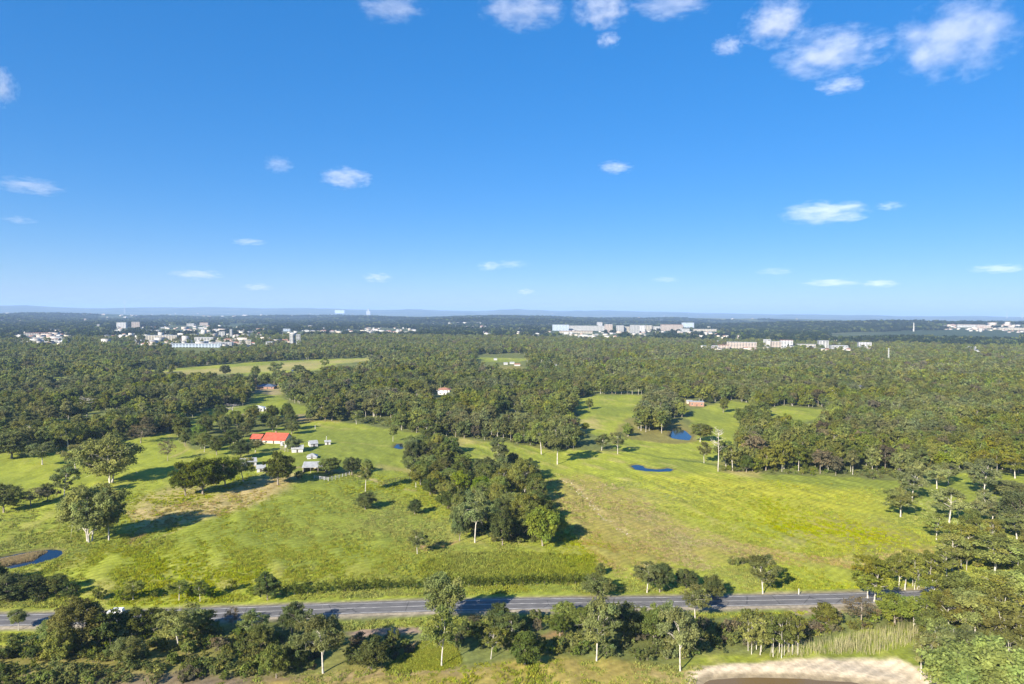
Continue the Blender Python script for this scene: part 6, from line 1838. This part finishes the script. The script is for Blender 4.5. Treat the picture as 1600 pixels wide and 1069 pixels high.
# ------------------------------------------------------------------ clouds
def cloud_mat(i, dens, thr):
    m, nt, out = new_mat('cloud')
    tc = N(nt, "ShaderNodeTexCoord")
    ln = N(nt, "ShaderNodeVectorMath", operation='LENGTH'); nt.links.new(tc.outputs['Object'], ln.inputs[0])
    mp = N(nt, "ShaderNodeMapping"); mp.inputs['Location'].default_value = (i * 7.3, i * 3.1, i * 1.7)
    nt.links.new(tc.outputs['Object'], mp.inputs[0])
    n1 = N(nt, "ShaderNodeTexNoise", i_Scale=2.3, i_Detail=9.0, i_Roughness=0.68)
    nt.links.new(mp.outputs[0], n1.inputs['Vector'])
    # noise - threshold - growing with distance from the middle
    s1 = N(nt, "ShaderNodeMath", operation='MULTIPLY_ADD'); s1.inputs[1].default_value = -0.80; s1.inputs[2].default_value = 0.0
    pw = N(nt, "ShaderNodeMath", operation='POWER'); pw.inputs[1].default_value = 1.6
    nt.links.new(ln.outputs['Value'], pw.inputs[0]); nt.links.new(pw.outputs[0], s1.inputs[0])
    s2 = N(nt, "ShaderNodeMath", operation='ADD'); c_ = N(nt, 'ShaderNodeMath', operation='MULTIPLY_ADD'); c_.inputs[1].default_value = 3.4; c_.inputs[2].default_value = -1.15
    nt.links.new(n1.outputs[0], c_.inputs[0]); nt.links.new(c_.outputs[0], s2.inputs[0]); nt.links.new(s1.outputs[0], s2.inputs[1])
    r_ = N(nt, "ShaderNodeMapRange"); r_.inputs[1].default_value, r_.inputs[2].default_value = thr, thr + 0.55
    r_.inputs[3].default_value, r_.inputs[4].default_value = 0.0, dens
    nt.links.new(s2.outputs[0], r_.inputs[0])
    v = N(nt, "ShaderNodeVolumePrincipled"); v.inputs['Color'].default_value = (0.94, 0.925, 0.96, 1); v.inputs['Anisotropy'].default_value = -0.25
    nt.links.new(r_.outputs[0], v.inputs['Density'])
    nt.links.new(v.outputs[0], out.inputs['Volume'])
    return m
import bmesh
_bm2 = bmesh.new(); bmesh.ops.create_icosphere(_bm2, subdivisions=3, radius=1.0)
def cloud(i, px, py, wpx, hpx, label, thick=1.0, thr=0.0):
    d = ray_of(px, py)
    alt = 1500.0
    dist = min((alt - CAM_H) / max(d[2], 0.012), 60000)
    p = EYE + d * dist
    w = wpx * dist / FPX * (0.78 if py < 140 else 0.85); h = hpx * dist / FPX * (0.78 if py < 140 else 0.85)
    me = bpy.data.meshes.new('cloud'); _bm2.to_mesh(me)
    mt = cloud_mat(i, thick * (0.75 if py < 400 else 0.45) / max(min(w * 0.6, h * 2), 60.0), thr); me.materials.append(mt)
    o = link('cloud', me, None, tuple(p), label=label, cat='cloud', group='scattered fair-weather clouds')
    # deep along the sight line, flat underneath
    o.scale = (w * 0.62, w * 0.42, h * 0.68)
    o.rotation_euler = (0, 0, -math.atan2(p[0], p[1]))
CL = [
    (1213, 35, 105, 68, 'rounded white cloud at the top right, upper left of the cluster', 1.0),
    (1298, 82, 160, 66, 'long torn cloud in the middle of the top right cluster', 1.0),
    (1492, 62, 165, 105, 'largest ragged cloud near the top right corner', 0.9),
    (1312, 133, 75, 26, 'small thin cloud under the top right cluster', 0.7),
    (1138, 72, 50, 30, 'small wisp left of the top right cluster', 0.6),
    (815, 15, 135, 58, 'ragged cloud cut by the top edge, left of centre right', 0.9),
    (940, 14, 95, 60, 'ragged cloud cut by the top edge right of the first', 0.9),
    (1050, 8, 130, 34, 'thin cloud strip along the top edge', 0.7),
    (950, 62, 40, 26, 'little puff below the ragged top edge clouds', 0.6),
    (612, 12, 110, 40, 'thin cloud at the top edge left of centre', 0.6),
    (540, 278, 82, 32, 'small bright oval cloud in the middle left sky', 1.0),
    (435, 257, 46, 26, 'faint puff left of the bright oval cloud', 0.4),
    (961, 262, 56, 20, 'small flat cloud in the middle of the sky', 0.7),
    (1288, 333, 120, 34, 'long bright cloud in the right middle sky', 1.0),
    (1390, 322, 40, 12, 'faint wisp right of the long bright cloud', 0.4),
    (48, 291, 78, 22, 'flat cloud near the left edge', 0.7),
    (2, 135, 40, 50, 'cloud cut by the left edge', 0.7),
    (308, 429, 75, 15, 'thin flat cloud low in the left sky', 0.9),
    (402, 449, 46, 12, 'tiny bright cloud low in the left sky', 0.9),
    (590, 434, 48, 16, 'small bright cloud low left of centre', 1.0),
    (765, 416, 46, 16, 'small cloud low at the centre', 0.8),
    (800, 413, 60, 14, 'faint flat cloud beside the small centre one', 0.4),
    (388, 378, 52, 10, 'faint streak in the lower left sky', 0.4),
    (822, 456, 30, 11, 'tiny cloud just above the centre horizon', 0.8),
    (1376, 443, 50, 12, 'tiny bright cloud low in the right sky', 0.9),
    (1300, 442, 90, 12, 'faint flat cloud left of the tiny bright right one', 0.5),
    (1560, 420, 66, 12, 'thin cloud low at the right edge', 0.7),
    (1212, 424, 60, 12, 'faint pinkish streak low right of centre', 0.3),
    (1040, 437, 50, 10, 'faint streak low at the centre right', 0.3),
    (30, 344, 40, 10, 'faint streak at the left edge', 0.3),
]
for i, (px, py, w, h, lb, th) in enumerate(CL):
    cloud(i + 1, px, py, w, h, lb, th)
_bm2.free()

# ------------------------------------------------------------------ the air
hz_m, nt, out = new_mat('haze')
v = N(nt, "ShaderNodeVolumePrincipled")
v.inputs['Color'].default_value = (0.44, 0.64, 0.98, 1)
v.inputs['Density'].default_value = 5.8e-5
v.inputs['Anisotropy'].default_value = 0.0
nt.links.new(v.outputs[0], out.inputs['Volume'])
hb_ = MB(); hb_.box(-48000, 48000, -48000, 48000, -12.0 - 20, 330.0)
hz = hb_.build('haze', hz_m, kind='stuff', label='pale blue haze over the far country')
